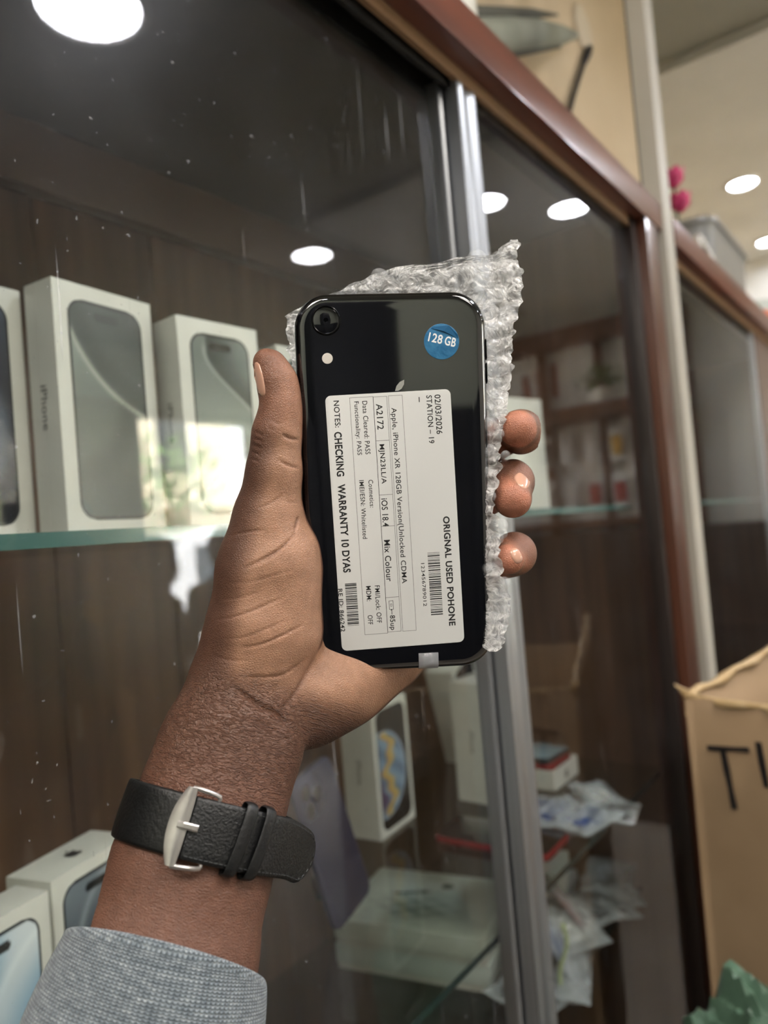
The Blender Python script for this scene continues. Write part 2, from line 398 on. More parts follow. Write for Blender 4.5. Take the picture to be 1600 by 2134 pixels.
# glass shelves
def shelf(z, q0, q1, s0, s1, par_sb, th=.006):
    em = gedge if z > 1.2 else mat('glass_cut_edge_dark', '22302f', .2)
    g = par_sb('glass_shelf', s0, s1, q0+.001, q1, z-th, z, shelfglass)
    o = sbox('cut_edge', s0, s1, q0, q0+.0009, z-th, z, em); mw = Matrix.Translation(Vector((0, q0+.00045-(q0+.001+q1)/2, 0)))
    o.parent = g; o.matrix_local = mw
shelf(ZS1, .362, BQ-.014, CS0, CS1-.03, sb, .008)
shelf(ZS2, .352, BQ-.014, CS0, CS1-.03, sb, .006)
shelf(ZS3, .40, BQ-.014, CS0, CS1-.03, sb, .006)

# second cabinet beyond the grey post
CT0, CT1 = 1.245, 2.55
case2, sb2_ = showcase(CT0, CT1, 'second brown display cabinet beyond the light grey post')
sb2_('sliding_door', CT0, 1.93, GQ, GQ+.005, ZB+.014, ZT+.01, pane2)
sb2_('door_stile', 1.93, 1.955, GQ-.003, GQ+.008, ZB+.014, ZT+.008, alu, .001)
sb2_('wooden_door', 1.956, CT1-.03, GQ-.004, GQ+.012, ZB+.014, ZT+.01, MATS['post_wood_red'])
shelf(ZS1, .362, BQ-.014, CT0, CT1-.03, sb2_, .008)
shelf(ZS2, .352, BQ-.014, CT0, CT1-.03, sb2_, .006)

# grey post from floor to ceiling
post = sbox('trim_4', 1.150, 1.196, GQ-.03, GQ-.004, ZF, ZC, mat('post_paint_grey', 'b3aea3', .5, mix='a9a498', mscale=5)); sm(post)
post2 = sbox('trim_5', 1.197, 1.206, GQ-.004, GQ+.012, ZF, ZC, mat('post_recess_grey', '5c5e5a', .4)); sm(post2)  # darker grey strip in the recess beside the post
QB = .50
sm(sbox('wall_bulkhead', -.80, 1.84, QB, QL, ZT+.073, ZC, M_wall))
sm(sbox('trim_6', 2.2, S1, -1.2, QL, ZC-.03, ZC, M_white))

# ================================================================== THE ARM AND HAND  (modelled in the eye frame, mm: right, up, ahead)
def H(px, py, d): return np.array([(px-800)/FOC*d, -(py-1067)/FOC*d, d], float)
PR = []            # primitives
def rc(a, ra, b, rb, k=6):       # round cone; radii in pixels at the point's depth
    PR.append(('rc', H(*a), ra*a[2]/FOC, H(*b), rb*b[2]/FOC, k))
def ec(a, rxa, rza, b, rxb, rzb, X=None, k=8):   # tapered elliptic segment: rx in px across, rz in mm in depth
    A, B = H(*a), H(*b); ax = (B-A)/np.linalg.norm(B-A)
    X = np.array([1, 0, 0.]) if X is None else np.array(X, float); X = X-ax*(X@ax); X /= np.linalg.norm(X)
    PR.append(('ec', A, (rxa*a[2]/FOC, rza), B, (rxb*b[2]/FOC, rzb), k, X))
def sdf(P):
    F = np.full(len(P), 60.0, np.float32)
    for q in PR:
        A, B, k = q[1], q[3], q[5]
        ra = q[2] if q[0] == 'rc' else max(q[2]); rb = q[4] if q[0] == 'rc' else max(q[4]); mr = max(ra, rb)+k+8
        lo = np.minimum(A, B)-mr; hi = np.maximum(A, B)+mr
        ix = np.nonzero(np.all((P > lo) & (P < hi), 1))[0]
        if not len(ix): continue
        p = P[ix]; ba = B-A; t = np.clip(((p-A)@ba)/(ba@ba), 0, 1)
        o = p-(A+t[:, None]*ba)
        if q[0] == 'rc': d = np.linalg.norm(o, axis=1)-(ra+(rb-ra)*t)
        else:
            X = q[6]; ax = ba/np.linalg.norm(ba); Z = np.cross(ax, X)
            rx = q[2][0]+(q[4][0]-q[2][0])*t; rz = q[2][1]+(q[4][1]-q[2][1])*t
            ox, oz, oa = o@X, o@Z, o@ax; n2 = np.sqrt((ox/rx)**2+(oz/rz)**2+(oa/rz)**2)
            g = np.sqrt((ox/rx**2)**2+(oz/rz**2)**2+(oa/rz**2)**2)+1e-6
            d = n2*(n2-1)/g; d = np.where(n2 < .05, -np.minimum(rx, rz), d)
        f = F[ix]; h = np.maximum(k-np.abs(f-d), 0)/k
        F[ix] = np.minimum(f, d)-h*h*k*.25
    return F
# forearm, towards the sleeve
AX = np.array([.966, -.26, 0])
ec((262, 2330, 238), 205, 27, (345, 1990, 254), 184, 25, AX)
ec((345, 1990, 254), 184, 25, (398, 1812, 264), 160, 22, AX)
ec((398, 1812, 264), 160, 22, (449, 1650, 273), 144, 19.5, AX)
ec((449, 1650, 273), 144, 19.5, (485, 1545, 281), 136, 18.5, AX)
ec((485, 1545, 281), 136, 18.5, (512, 1430, 289), 112, 17, AX, 10)
# two flexor tendons under the wrist skin
rc((470, 1700, 263), 18, (520, 1500, 272), 16, 8)
rc((545, 1680, 266), 16, (585, 1540, 274), 15, 8)
# palm slab behind the phone
ec((540, 1400, 306), 112, 16, (640, 1120, 322), 110, 15, [1, 0, 0], 14)
ec((680, 1400, 320), 110, 15, (740, 1110, 334), 110, 13, [1, 0, 0], 14)
ec((790, 1370, 326), 80, 13, (860, 1120, 338), 90, 12, [1, 0, 0], 14)
# thenar mound
ec((513, 1425, 291), 100, 15, (545, 1310, 291), 104, 17, [1, 0, 0], 10)
ec((545, 1310, 291), 104, 17, (557, 1180, 292), 94, 16, [1, 0, 0], 10)
ec((557, 1180, 292), 94, 16, (559, 1080, 292), 68, 13.5, [1, 0, 0], 10)
rc((600, 1150, 294), 52, (603, 1310, 293), 50, 10)
# thumb
ec((559, 1080, 292), 66, 13, (571, 985, 290), 52, 11, [1, 0, 0], 6)
ec((571, 985, 290), 52, 11, (577, 905, 289), 47, 10, [1, 0, 0], 6)
ec((577, 905, 289), 46, 9.6, (586, 848, 289), 37, 8.8, [1, 0, 0], 5)
ec((586, 848, 289), 37, 8.8, (577, 795, 289), 37, 8.0, [1, 0, 0], 5)
ec((577, 795, 289), 37, 8.0, (563, 762, 289), 27, 6.4, [1, 0, 0], 5)
rc((563, 762, 289), 24, (550, 755, 289), 17, 5)
# heel of the hand (little-finger side)
rc((560, 1430, 302), 70, (640, 1456, 304), 88, 8)
rc((640, 1456, 304), 88, (715, 1420, 312), 78, 10)
rc((715, 1420, 312), 78, (830, 1335, 324), 66, 12)
# index finger rising behind the phone
rc((700, 1050, 334), 62, (800, 800, 337), 48, 10)
rc((800, 800, 337), 48, (862, 690, 334), 42, 5)
rc((862, 690, 334), 42, (884, 605, 326), 34, 5)
# middle
rc((780, 1060, 338), 62, (960, 945, 346), 46, 10)
rc((960, 945, 346), 46, (1078, 899, 340), 38, 5)
rc((1080, 898, 340), 38, (1085, 898, 318), 40, 3)
rc((1086, 902, 318), 42, (1080, 894, 304), 40.5, 5)
# ring
rc((820, 1150, 338), 58, (960, 1060, 346), 46, 10)
rc((960, 1060, 346), 46, (1066, 1003, 338), 42, 5)
rc((1066, 1006, 336), 42, (1067, 1004, 316), 41, 3)
rc((1067, 1004, 315), 41, (1068, 1040, 303), 40, 5)
# little
rc((830, 1250, 334), 54, (960, 1200, 342), 42, 10)
rc((960, 1200, 342), 42, (1066, 1158, 334), 38, 5)
rc((1070, 1156, 332), 41, (1072, 1154, 314), 41, 5)
rc((1072, 1154, 314), 39, (1060, 1164, 304), 34, 5)

def nets(lo, hi, h):
    n = [int((hi[i]-lo[i])/h)+1 for i in range(3)]
    ax = [lo[i]+h*np.arange(n[i]) for i in range(3)]
    F = np.full(n, 60.0, np.float32)
    # evaluate slab by slab
    for i0 in range(0, n[0], 16):
        i1 = min(i0+16, n[0]); g = np.stack(np.meshgrid(ax[0][i0:i1], ax[1], ax[2], indexing='ij'), -1).reshape(-1, 3)
        F[i0:i1] = sdf(g).reshape(i1-i0, n[1], n[2])
    S = F < 0
    cnt = sum(S[i:n[0]-1+i, j:n[1]-1+j, k:n[2]-1+k].astype(np.int8) for i in (0, 1) for j in (0, 1) for k in (0, 1))
    act = (cnt > 0) & (cnt < 8); C = np.argwhere(act); idx = -np.ones(act.shape, np.int64); idx[act] = np.arange(len(C))
    acc = np.zeros((len(C), 3)); w = np.zeros(len(C))
    cs = [(i, j, k) for i in (0, 1) for j in (0, 1) for k in (0, 1)]
    for a in range(8):
        for b in range(a+1, 8):
            d = np.abs(np.array(cs[a])-np.array(cs[b]))
            if d.sum() != 1: continue
            fa = F[C[:, 0]+cs[a][0], C[:, 1]+cs[a][1], C[:, 2]+cs[a][2]]; fb = F[C[:, 0]+cs[b][0], C[:, 1]+cs[b][1], C[:, 2]+cs[b][2]]
            m = (fa < 0) != (fb < 0); t = np.where(m, fa/(fa-fb+1e-12), 0)
            pt = np.array(cs[a])+t[:, None]*(np.array(cs[b])-np.array(cs[a])); acc += pt*m[:, None]; w += m
    V = (C+acc/w[:, None])*h+np.array(lo); Q = []
    for axn in range(3):
        o1, o2 = (axn+1) % 3, (axn+2) % 3
        sl0 = [slice(1, n[i]-1) for i in range(3)]; sl0[axn] = slice(0, n[axn]-1)
        sl1 = list(sl0); sl1[axn] = slice(1, n[axn])
        A, B = S[tuple(sl0)], S[tuple(sl1)]
        for val in (True, False):
            E_ = np.argwhere((A == val) & (B != val))
            off = np.array([1, 1, 1]); off[axn] = 0; E_ = E_+off
            e1 = np.zeros(3, int); e1[o1] = 1; e2 = np.zeros(3, int); e2[o2] = 1
            q = [idx[tuple((E_-x).T)] for x in (np.zeros(3, int), e1, e1+e2, e2)]
            q = np.stack(q if val else q[::-1], 1); Q.append(q)
    return V, np.concatenate(Q)
def mesh_normals(V, Q):
    n = np.zeros_like(V); fn = np.cross(V[Q[:, 2]]-V[Q[:, 0]], V[Q[:, 3]]-V[Q[:, 1]])
    for c in range(4): np.add.at(n, Q[:, c], fn)
    return n/(np.linalg.norm(n, axis=1)[:, None]+1e-9)
def laplace(V, Q, it, lam=.5):
    E_ = np.concatenate([Q[:, [0, 1]], Q[:, [1, 2]], Q[:, [2, 3]], Q[:, [3, 0]]]); E_ = np.concatenate([E_, E_[:, ::-1]])
    cnt = np.bincount(E_[:, 0], minlength=len(V))[:, None]
    for i in range(it):
        a = np.stack([np.bincount(E_[:, 0], weights=V[E_[:, 1], c], minlength=len(V)) for c in range(3)], 1)/cnt
        V = V+(lam if i % 2 == 0 else -lam*.96)*(a-V)
    return V
HV, HQ = nets((-95, -222, 226), (66, 92, 360), 1.1)
HV = laplace(HV, HQ, 6)
def toworld(V): return c2w(np.asarray(V)/1000)
tmp = me_obj('hand_tmp', HV, HQ, None, None, True)
md = tmp.modifiers.new('s', 'SUBSURF'); md.levels = 1; md.render_levels = 1
bpy.context.view_layer.update()
dg = bpy.context.evaluated_depsgraph_get(); me2 = bpy.data.meshes.new_from_object(tmp.evaluated_get(dg))
nv = len(me2.vertices); V = np.empty(nv*3); me2.vertices.foreach_get('co', V); V = V.reshape(-1, 3)
Q = np.empty(len(me2.polygons)*4, np.int64); me2.polygons.foreach_get('vertices', Q); Q = Q.reshape(-1, 4)
bpy.data.objects.remove(tmp); bpy.data.meshes.remove(me2)
N = mesh_normals(V, Q)
px = 800+FOC*V[:, 0]/V[:, 2]; py = 1067-FOC*V[:, 1]/V[:, 2]
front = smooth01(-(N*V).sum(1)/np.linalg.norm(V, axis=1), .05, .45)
def pdist(line):
    """picture distance to a polyline and a taper that fades towards its ends"""
    D = np.full(len(V), 1e9); T = np.zeros(len(V)); seg = np.linalg.norm(np.diff(line, axis=0), axis=1); tot = seg.sum(); L = 0
    for k, (a, b) in enumerate(zip(line[:-1], line[1:])):
        ab = b-a; t = np.clip(((px-a[0])*ab[0]+(py-a[1])*ab[1])/(ab@ab), 0, 1)
        d = np.hypot(px-a[0]-t*ab[0], py-a[1]-t*ab[1]); m = d < D; D = np.where(m, d, D); T = np.where(m, (L+t*seg[k])/tot, T); L += seg[k]
    return D, np.clip(4*T*(1-T), 0, 1)**.6
def curve(line, n=24):      # smooth the hand-drawn crease
    P = np.array(line, float)
    for _ in range(3):
        if len(P) < 3: break
        q = [P[0]]
        for a, b in zip(P[:-1], P[1:]): q += [a*.75+b*.25, a*.25+b*.75]
        q.append(P[-1]); P = np.array(q)
    return P
CREASES = [  # skin folds: points, depth mm, half width px
    ([(485, 1430), (520, 1455), (549, 1474), (580, 1488), (608, 1516), (633, 1552)], 1.9, 6.5),
    ([(655, 1372), (636, 1412), (612, 1450), (584, 1482)], 1.0, 7),
    ([(587, 905), (606, 915), (624, 916)], .8, 4), ([(578, 958), (602, 971), (624, 976)], .6, 4),
    ([(506, 1186), (557, 1160), (590, 1140), (618, 1108)], .75, 3.6), ([(530, 1180), (570, 1158), (600, 1132)], .4, 3),
    ([(478, 1117), (515, 1108), (552, 1104)], .4, 3.2), ([(536, 1060), (562, 1050), (588, 1032)], .4, 3.2), ([(597, 1047), (622, 1047)], .3, 3),
    ([(448, 1291), (480, 1288), (520, 1275), (560, 1258), (595, 1243)], .5, 3.4), ([(500, 1350), (540, 1345), (585, 1327), (635, 1300)], .6, 3.4),
    ([(462, 1332), (510, 1330), (560, 1308), (600, 1290)], .35, 3), ([(495, 1410), (545, 1412), (590, 1408), (625, 1384), (642, 1366)], .55, 4.5),
    ([(470, 1215), (530, 1212), (580, 1196), (612, 1186)], .25, 3), ([(455, 1250), (500, 1246), (545, 1232)], .25, 3),
    ([(622, 1075), (619, 1092), (614, 1106)], .9, 4), ([(560, 1455), (600, 1492), (622, 1530)], .4, 3.5), ([(440, 1365), (480, 1378), (520, 1376)], .3, 3.2),
    ([(520, 1500), (560, 1512), (600, 1545)], .35, 3), ([(470, 1475), (530, 1500), (580, 1530)], .3, 3),
    ([(562, 870), (574, 882), (590, 884)], .25, 3), ([(556, 888), (572, 898)], .22, 3),
    ([(524, 926), (545, 934)], .45, 2.6), ([(527, 912), (546, 920)], .5, 2.6), ([(521, 940), (542, 948)], .45, 2.6), ([(530, 898), (548, 908)], .45, 2.6), ([(519, 956), (540, 962)], .35, 2.6),
]
disp = np.zeros(len(V)); crease_c = np.zeros(len(V))
for ln, dp, hw in CREASES:
    D, tp_ = pdist(curve(ln)); g = np.exp(-(D/(hw*.8))**2)*front*tp_; disp -= g*dp*.8; disp += np.exp(-((D-hw*2.6)/(hw*1.6))**2)*front*dp*.05*tp_
# low bumps of flesh
disp += front*.35*np.sin(px*.035+py*.021)*np.sin(py*.04-px*.012)*smooth01(py, 980, 1100)*(1-smooth01(py, 1500, 1600))
# nail beds
NAILS = {'thumb': [(533, 768), (548, 828)]}
V2 = V+N*disp[:, None]
# arm coordinates for the fine wrinkles: across and along the forearm in mm
ea = H(512, 1430, 289)-H(345, 1990, 254); ea /= np.linalg.norm(ea); ex = AX-ea*(AX@ea); ex /= np.linalg.norm(ex); ez = np.cross(ea, ex)
rel = V-H(449, 1650, 273)
along = rel@ea; ang = np.arctan2(rel@ez, rel@ex)*28
wristw = (1-smooth01(along, 34, 46))*(.25+.75*smooth01(along, -16, 8))          # forearm skin
palm = smooth01(along, 26, 44)*smooth01(front, .0, .6)
pinkf = smooth01(px, 1000, 1030)
dorsal = (1-front)
# skin pigment: paler palm and finger pads, darker back of the hand
side = smooth01(px-(380+np.interp(py, [740, 900, 1070, 1265, 1400, 1550], [180, 160, 118, 74, 62, 60])), 0, 60)   # 0 at the thumb's back edge
PALE = rgb('a67e65'); DARK = rgb('4c3327'); MID = rgb('6b493a'); PINK = rgb('b4775f')
colv = np.repeat(MID[None], len(V), 0)
colv = mixc(colv, PALE[None], palm*side*.95)
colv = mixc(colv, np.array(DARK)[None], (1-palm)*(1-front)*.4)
colv = mixc(colv, DARK[None], palm*(1-side)*.55*(1-smooth01(1000-py, 60, 160)))
colv = mixc(colv, rgb('94654f')[None], smooth01(1000-py, 60, 150)*(px < 640)*.45)      # thumb tip redder
colv = mixc(colv, PINK[None], pinkf*front)
backf = pinkf*smooth01(px+(1020-py)*.0-1078, 0, 26)*(1-front*.3)
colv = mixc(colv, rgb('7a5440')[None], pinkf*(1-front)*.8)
for (cx_, cy_, r0, gx, gy) in ((1062, 1046, 36, .55, -.83), (1055, 1172, 33, .72, -.69), (1074, 905, 46, .8, -.6)):      # darker skin of the finger backs
    dd_ = (px-cx_)*gx+(py-cy_)*gy; near = np.exp(-(np.hypot(px-cx_, py-cy_)/95)**4)*(px > 1020)
    colv = mixc(colv, rgb('6b4a3a')[None], smooth01(dd_, r0-8, r0+16)*near*.85)
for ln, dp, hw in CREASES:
    D, tp_ = pdist(curve(ln)); colv = mixc(colv, rgb('5a3828')[None], np.exp(-(D/(hw*.6))**2)*front*tp_*min(dp+.1, 1)*.5)  # each crease is also darkened in the skin colour
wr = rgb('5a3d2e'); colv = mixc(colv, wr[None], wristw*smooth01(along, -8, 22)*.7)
person = empty('person', tuple(toworld(H(400, 1800, 262)[None])[0]))
tag(person, 'left arm in grey knit sleeve holding up the black phone', 'person')
Wd = toworld(V2)-np.array(person.location)
me = bpy.data.meshes.new('body'); me.from_pydata([], [], [])
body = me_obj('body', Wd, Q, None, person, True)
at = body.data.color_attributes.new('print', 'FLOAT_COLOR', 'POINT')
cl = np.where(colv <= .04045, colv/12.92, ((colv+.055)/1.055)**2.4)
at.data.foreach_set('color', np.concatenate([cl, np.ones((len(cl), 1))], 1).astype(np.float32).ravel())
a2 = body.data.attributes.new('skinuv', 'FLOAT_VECTOR', 'POINT'); a2.data.foreach_set('vector', np.stack([ang, along, wristw], 1).astype(np.float32).ravel())
def skinmat():
    m = bpy.data.materials.new('skin_brown'); m.use_nodes = True; nt = m.node_tree; n = nt.nodes; l = nt.links; p = n['Principled BSDF']
    a = n.new('ShaderNodeAttribute'); a.attribute_name = 'print'; uv = n.new('ShaderNodeAttribute'); uv.attribute_name = 'skinuv'
    sx = n.new('ShaderNodeSeparateXYZ'); l.new(uv.outputs['Vector'], sx.inputs[0])
    # cross wrinkles of the wrist: cells squeezed along the arm
    mp = n.new('ShaderNodeMapping'); mp.inputs['Scale'].default_value = (.13, .62, 0); mp.inputs['Rotation'].default_value = (0, 0, .10); l.new(uv.outputs['Vector'], mp.inputs[0])
    nz = n.new('ShaderNodeTexNoise'); nz.inputs['Scale'].default_value = .35; nz.inputs['Detail'].default_value = 3; l.new(mp.outputs[0], nz.inputs['Vector'])
    ad = n.new('ShaderNodeVectorMath'); ad.operation = 'MULTIPLY_ADD'; l.new(nz.outputs['Color'], ad.inputs[0]); ad.inputs[1].default_value = (1.6, 1.6, 0); l.new(mp.outputs[0], ad.inputs[2])
    vo = n.new('ShaderNodeTexNoise'); vo.inputs['Scale'].default_value = 1.5; vo.inputs['Detail'].default_value = 2.5; vo.inputs['Distortion'].default_value = .5; l.new(mp.outputs[0], vo.inputs['Vector'])
    s1 = n.new('ShaderNodeMath'); s1.operation = 'SUBTRACT'; l.new(vo.outputs['Fac'], s1.inputs[0]); s1.inputs[1].default_value = .5
    s2 = n.new('ShaderNodeMath'); s2.operation = 'ABSOLUTE'; l.new(s1.outputs[0], s2.inputs[0])
    vb = n.new('ShaderNodeTexVoronoi'); vb.feature = 'DISTANCE_TO_EDGE'; vb.inputs['Scale'].default_value = 1.9; l.new(ad.outputs[0], vb.inputs['Vector'])
    s3 = n.new('ShaderNodeMath'); s3.operation = 'MULTIPLY_ADD'; l.new(vb.outputs['Distance'], s3.inputs[0]); s3.inputs[1].default_value = .16; l.new(s2.outputs[0], s3.inputs[2])
    r = n.new('ShaderNodeMapRange'); r.inputs['From Max'].default_value = .085; l.new(s3.outputs[0], r.inputs['Value'])
    tc = n.new('ShaderNodeTexCoord')
    v2 = n.new('ShaderNodeTexVoronoi'); v2.feature = 'DISTANCE_TO_EDGE'; v2.inputs['Scale'].default_value = 1100; l.new(tc.outputs['Object'], v2.inputs['Vector'])
    r2 = n.new('ShaderNodeMapRange'); r2.inputs['From Max'].default_value = .3; l.new(v2.outputs['Distance'], r2.inputs['Value'])
    n3 = n.new('ShaderNodeTexNoise'); n3.inputs['Scale'].default_value = 220; n3.inputs['Detail'].default_value = 6; l.new(tc.outputs['Object'], n3.inputs['Vector'])
    # height
    wz = n.new('ShaderNodeMath'); wz.operation = 'MULTIPLY'; l.new(r.outputs[0], wz.inputs[0]); l.new(sx.outputs['Z'], wz.inputs[1])
    h1 = n.new('ShaderNodeMath'); h1.operation = 'MULTIPLY_ADD'; l.new(r2.outputs[0], h1.inputs[0]); h1.inputs[1].default_value = .22; l.new(wz.outputs[0], h1.inputs[2])
    h2 = n.new('ShaderNodeMath'); h2.operation = 'MULTIPLY_ADD'; l.new(n3.outputs['Fac'], h2.inputs[0]); h2.inputs[1].default_value = .45; l.new(h1.outputs[0], h2.inputs[2])
    b = n.new('ShaderNodeBump'); b.inputs['Strength'].default_value = .75; b.inputs['Distance'].default_value = .0006; l.new(h2.outputs[0], b.inputs['Height']); l.new(b.outputs[0], p.inputs['Normal'])
    # colour: darker in the wrinkles, slight mottling
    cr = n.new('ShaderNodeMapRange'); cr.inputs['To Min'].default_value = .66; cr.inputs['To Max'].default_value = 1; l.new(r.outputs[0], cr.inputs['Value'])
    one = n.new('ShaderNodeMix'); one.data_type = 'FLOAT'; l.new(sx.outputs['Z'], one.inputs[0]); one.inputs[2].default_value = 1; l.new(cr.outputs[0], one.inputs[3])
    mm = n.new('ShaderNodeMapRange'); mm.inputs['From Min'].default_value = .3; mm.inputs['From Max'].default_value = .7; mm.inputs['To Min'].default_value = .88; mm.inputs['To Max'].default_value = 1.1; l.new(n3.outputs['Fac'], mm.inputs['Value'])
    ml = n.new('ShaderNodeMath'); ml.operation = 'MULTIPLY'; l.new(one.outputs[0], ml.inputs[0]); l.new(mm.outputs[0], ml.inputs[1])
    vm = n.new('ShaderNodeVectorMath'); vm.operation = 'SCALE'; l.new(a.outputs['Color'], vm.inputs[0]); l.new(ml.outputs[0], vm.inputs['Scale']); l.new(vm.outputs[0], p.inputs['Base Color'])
    p.inputs['Roughness'].default_value = .46; p.inputs['Specular IOR Level'].default_value = .45
    p.inputs['Subsurface Weight'].default_value = .12; p.inputs['Subsurface Radius'].default_value = (.0035, .0013, .0007); p.inputs['Subsurface Scale'].default_value = 1
    return m
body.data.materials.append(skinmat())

# surface projection on the finished skin (ray against mesh in the eye frame)
from mathutils.bvhtree import BVHTree
BV = BVHTree.FromPolygons([tuple(v) for v in V2], [tuple(map(int, q)) for q in Q])
def cast(o, d):
    h = BV.ray_cast(Vector(o), Vector(d)); return (np.array(h[0]), np.array(h[1])) if h[0] is not None else (None, None)
nailmat = mat('fingernail', 'c99a84', .25, coat=.4, sss=.1)
def nail(cx, cy, a, w, h, m=nailmat, square=2.6, lift=.35):
    """nail plate wrapped on the skin: centre, turn, half width, half length in pixels"""
    n1, n2 = 9, 11; Vn = []; ok = []
    for j in range(n2):
        for i in range(n1):
            x, y = -1+2*i/(n1-1), -1+2*j/(n2-1)
            s = (abs(x)**square+abs(y)**square)**(1/square) if (x or y) else 0; mx = max(abs(x), abs(y))
            if s > 0: x, y = x*mx/s, y*mx/s
            X, Y = x*w, y*h; qx = cx+X*math.cos(a)-Y*math.sin(a); qy = cy+X*math.sin(a)+Y*math.cos(a)
            dr = H(qx, qy, 1.0); p, nn = cast((0, 0, 0), dr/np.linalg.norm(dr))
            if p is None: Vn.append(None); continue
            Vn.append(p+nn*(lift-.5*mx**6))
    good = [v for v in Vn if v is not None]
    if len(good) < 10: return
    zc = np.median([g[2] for g in good])
    for k, v in enumerate(Vn):
        if v is None or abs(v[2]-zc) > 7:
            j, i = divmod(k, n1); x, y = -1+2*i/(n1-1), -1+2*j/(n2-1)
            g = min(good, key=lambda g: abs((800+FOC*g[0]/g[2])-(cx+x*w))+abs((1067-FOC*g[1]/g[2])-(cy+y*h))); Vn[k] = g
    Fc = [(j*n1+i, (j+1)*n1+i, (j+1)*n1+i+1, j*n1+i+1) for j in range(n2-1) for i in range(n1-1)]
    o = me_obj('fingernail', toworld(Vn)-np.array(person.location), Fc, m, person, True)
    sm_ = o.modifiers.new('s', 'SOLIDIFY'); sm_.thickness = .0004; sm_.offset = -1
nail(540.5, 790, -.20, 9.5, 40)
nail(1088, 1002, -.75, 13, 21)
nail(1076, 1158, -.45, 12, 19)

# sleeve: knitted tube with a rolled cuff
def sleeve():
    cen = [(345, 2004, 252), (335, 2040, 250.5), (322, 2090, 248), (304, 2160, 245), (280, 2250, 240), (255, 2380, 232)]
    NT = 96; rings = []
    def ring(c, rx, rz, sh=0.0, wob=0.0, sk=0.0):
        Cn = H(*c); R_ = []
        for j in range(NT):
            t = 2*PI*j/NT; w = 1+wob*(math.sin(3*t+c[1]*.02)+.5*math.sin(5*t+1))
            R_.append(Cn+ex*(rx*math.cos(t)*w)+ez*(rz*math.sin(t)*w)+ea*(sh*math.sin(t)+sk*math.cos(t)))
        return R_
    # ez points to or from the eye: find the sign so the visible edge bulges towards the hand
    sgn = -1 if ez[2] > 0 else 1
    rx0 = 216*252/FOC
    rings.append(ring((345, 2004, 252), rx0-3.4, 25.5, 8*sgn))         # inside
    rings.append(ring((345, 2002, 252), rx0-3.2, 26.0, 8.4*sgn)); rings.append(ring((347, 1994, 252.4), rx0-2.2, 27.5, 9*sgn))
    rings.append(ring((348, 1991, 252.5), rx0-1.0, 28.8, 9.2*sgn)); rings.append(ring((346, 1996, 252.3), rx0-.1, 29.8, 9*sgn))
    for k, c in enumerate(cen):
        f = k/(len(cen)-1); rings.append(ring(c, rx0+.2+7*f, 30+5*f, (8.6-3*f)*sgn, .004+.012*f))
    V = [p for r_ in rings for p in r_]; Fc = []; UV = []
    for k in range(len(rings)-1):
        for j in range(NT): Fc.append((k*NT+j, (k+1)*NT+j, (k+1)*NT+(j+1) % NT, k*NT+(j+1) % NT))
    V = np.array(V)
    o = me_obj('sleeve', toworld(V)-np.array(person.location), Fc, None, person, True)
    rel_ = V-H(345, 2004, 252); uvs = np.stack([np.tile(np.arange(NT)/NT*230, len(rings)), rel_@ea, np.zeros(len(V))], 1)
    a_ = o.data.attributes.new('knit', 'FLOAT_VECTOR', 'POINT'); a_.data.foreach_set('vector', uvs.astype(np.float32).ravel())
    md = o.modifiers.new('s', 'SUBSURF'); md.levels = 2; md.render_levels = 2
    m = bpy.data.materials.new('grey_heather_knit'); m.use_nodes = True; nt = m.node_tree; n = nt.nodes; l = nt.links; p = n['Principled BSDF']
    a = n.new('ShaderNodeAttribute'); a.attribute_name = 'knit'; sx = n.new('ShaderNodeSeparateXYZ'); l.new(a.outputs['Vector'], sx.inputs[0])
    def mth(op, x, y=None, c=None):
        q = n.new('ShaderNodeMath'); q.operation = op
        for i, v in enumerate((x, y, c)):
            if v is None: continue
            if isinstance(v, (int, float)): q.inputs[i].default_value = v
            else: l.new(v, q.inputs[i])
        return q.outputs[0]
    # knit V stitches: columns 1.1 mm, rows 0.9 mm, rows bent to a V within each column
    cx = mth('MULTIPLY', sx.outputs['X'], 2*PI/1.7); colw = mth('ABSOLUTE', mth('SINE', mth('MULTIPLY', cx, .5)))
    row = mth('SINE', mth('ADD', mth('MULTIPLY', sx.outputs['Y'], 2*PI/1.0), mth('MULTIPLY', colw, 2.4)))
    hgt = mth('ADD', mth('MULTIPLY', colw, .8), mth('MULTIPLY', row, .35))
    mp = n.new('ShaderNodeMapping'); mp.inputs['Scale'].default_value = (.16, .45, 1); l.new(a.outputs['Vector'], mp.inputs[0])
    t = n.new('ShaderNodeTexNoise'); t.inputs['Scale'].default_value = 1.2; t.inputs['Detail'].default_value = 6; t.inputs['Roughness'].default_value = .75; l.new(mp.outputs[0], t.inputs['Vector'])
    fac = mth('ADD', t.outputs['Fac'], mth('MULTIPLY', hgt, .17))
    r = n.new('ShaderNodeValToRGB'); e = r.color_ramp.elements; e[0].position = .40; e[0].color = (*lin('566069'), 1); e[1].position = .86; e[1].color = (*lin('b4bbbf'), 1)
    x = r.color_ramp.elements.new(.62); x.color = (*lin('7f8a92'), 1)
    l.new(fac, r.inputs[0]); l.new(r.outputs[0], p.inputs['Base Color']); p.inputs['Roughness'].default_value = .9; p.inputs['Specular IOR Level'].default_value = .2
    p.inputs['Sheen Weight'].default_value = .25
    b = n.new('ShaderNodeBump'); b.inputs['Strength'].default_value = 1; b.inputs['Distance'].default_value = .0006; l.new(hgt, b.inputs['Height']); l.new(b.outputs[0], p.inputs['Normal'])
    o.data.materials.append(m)
sleeve()

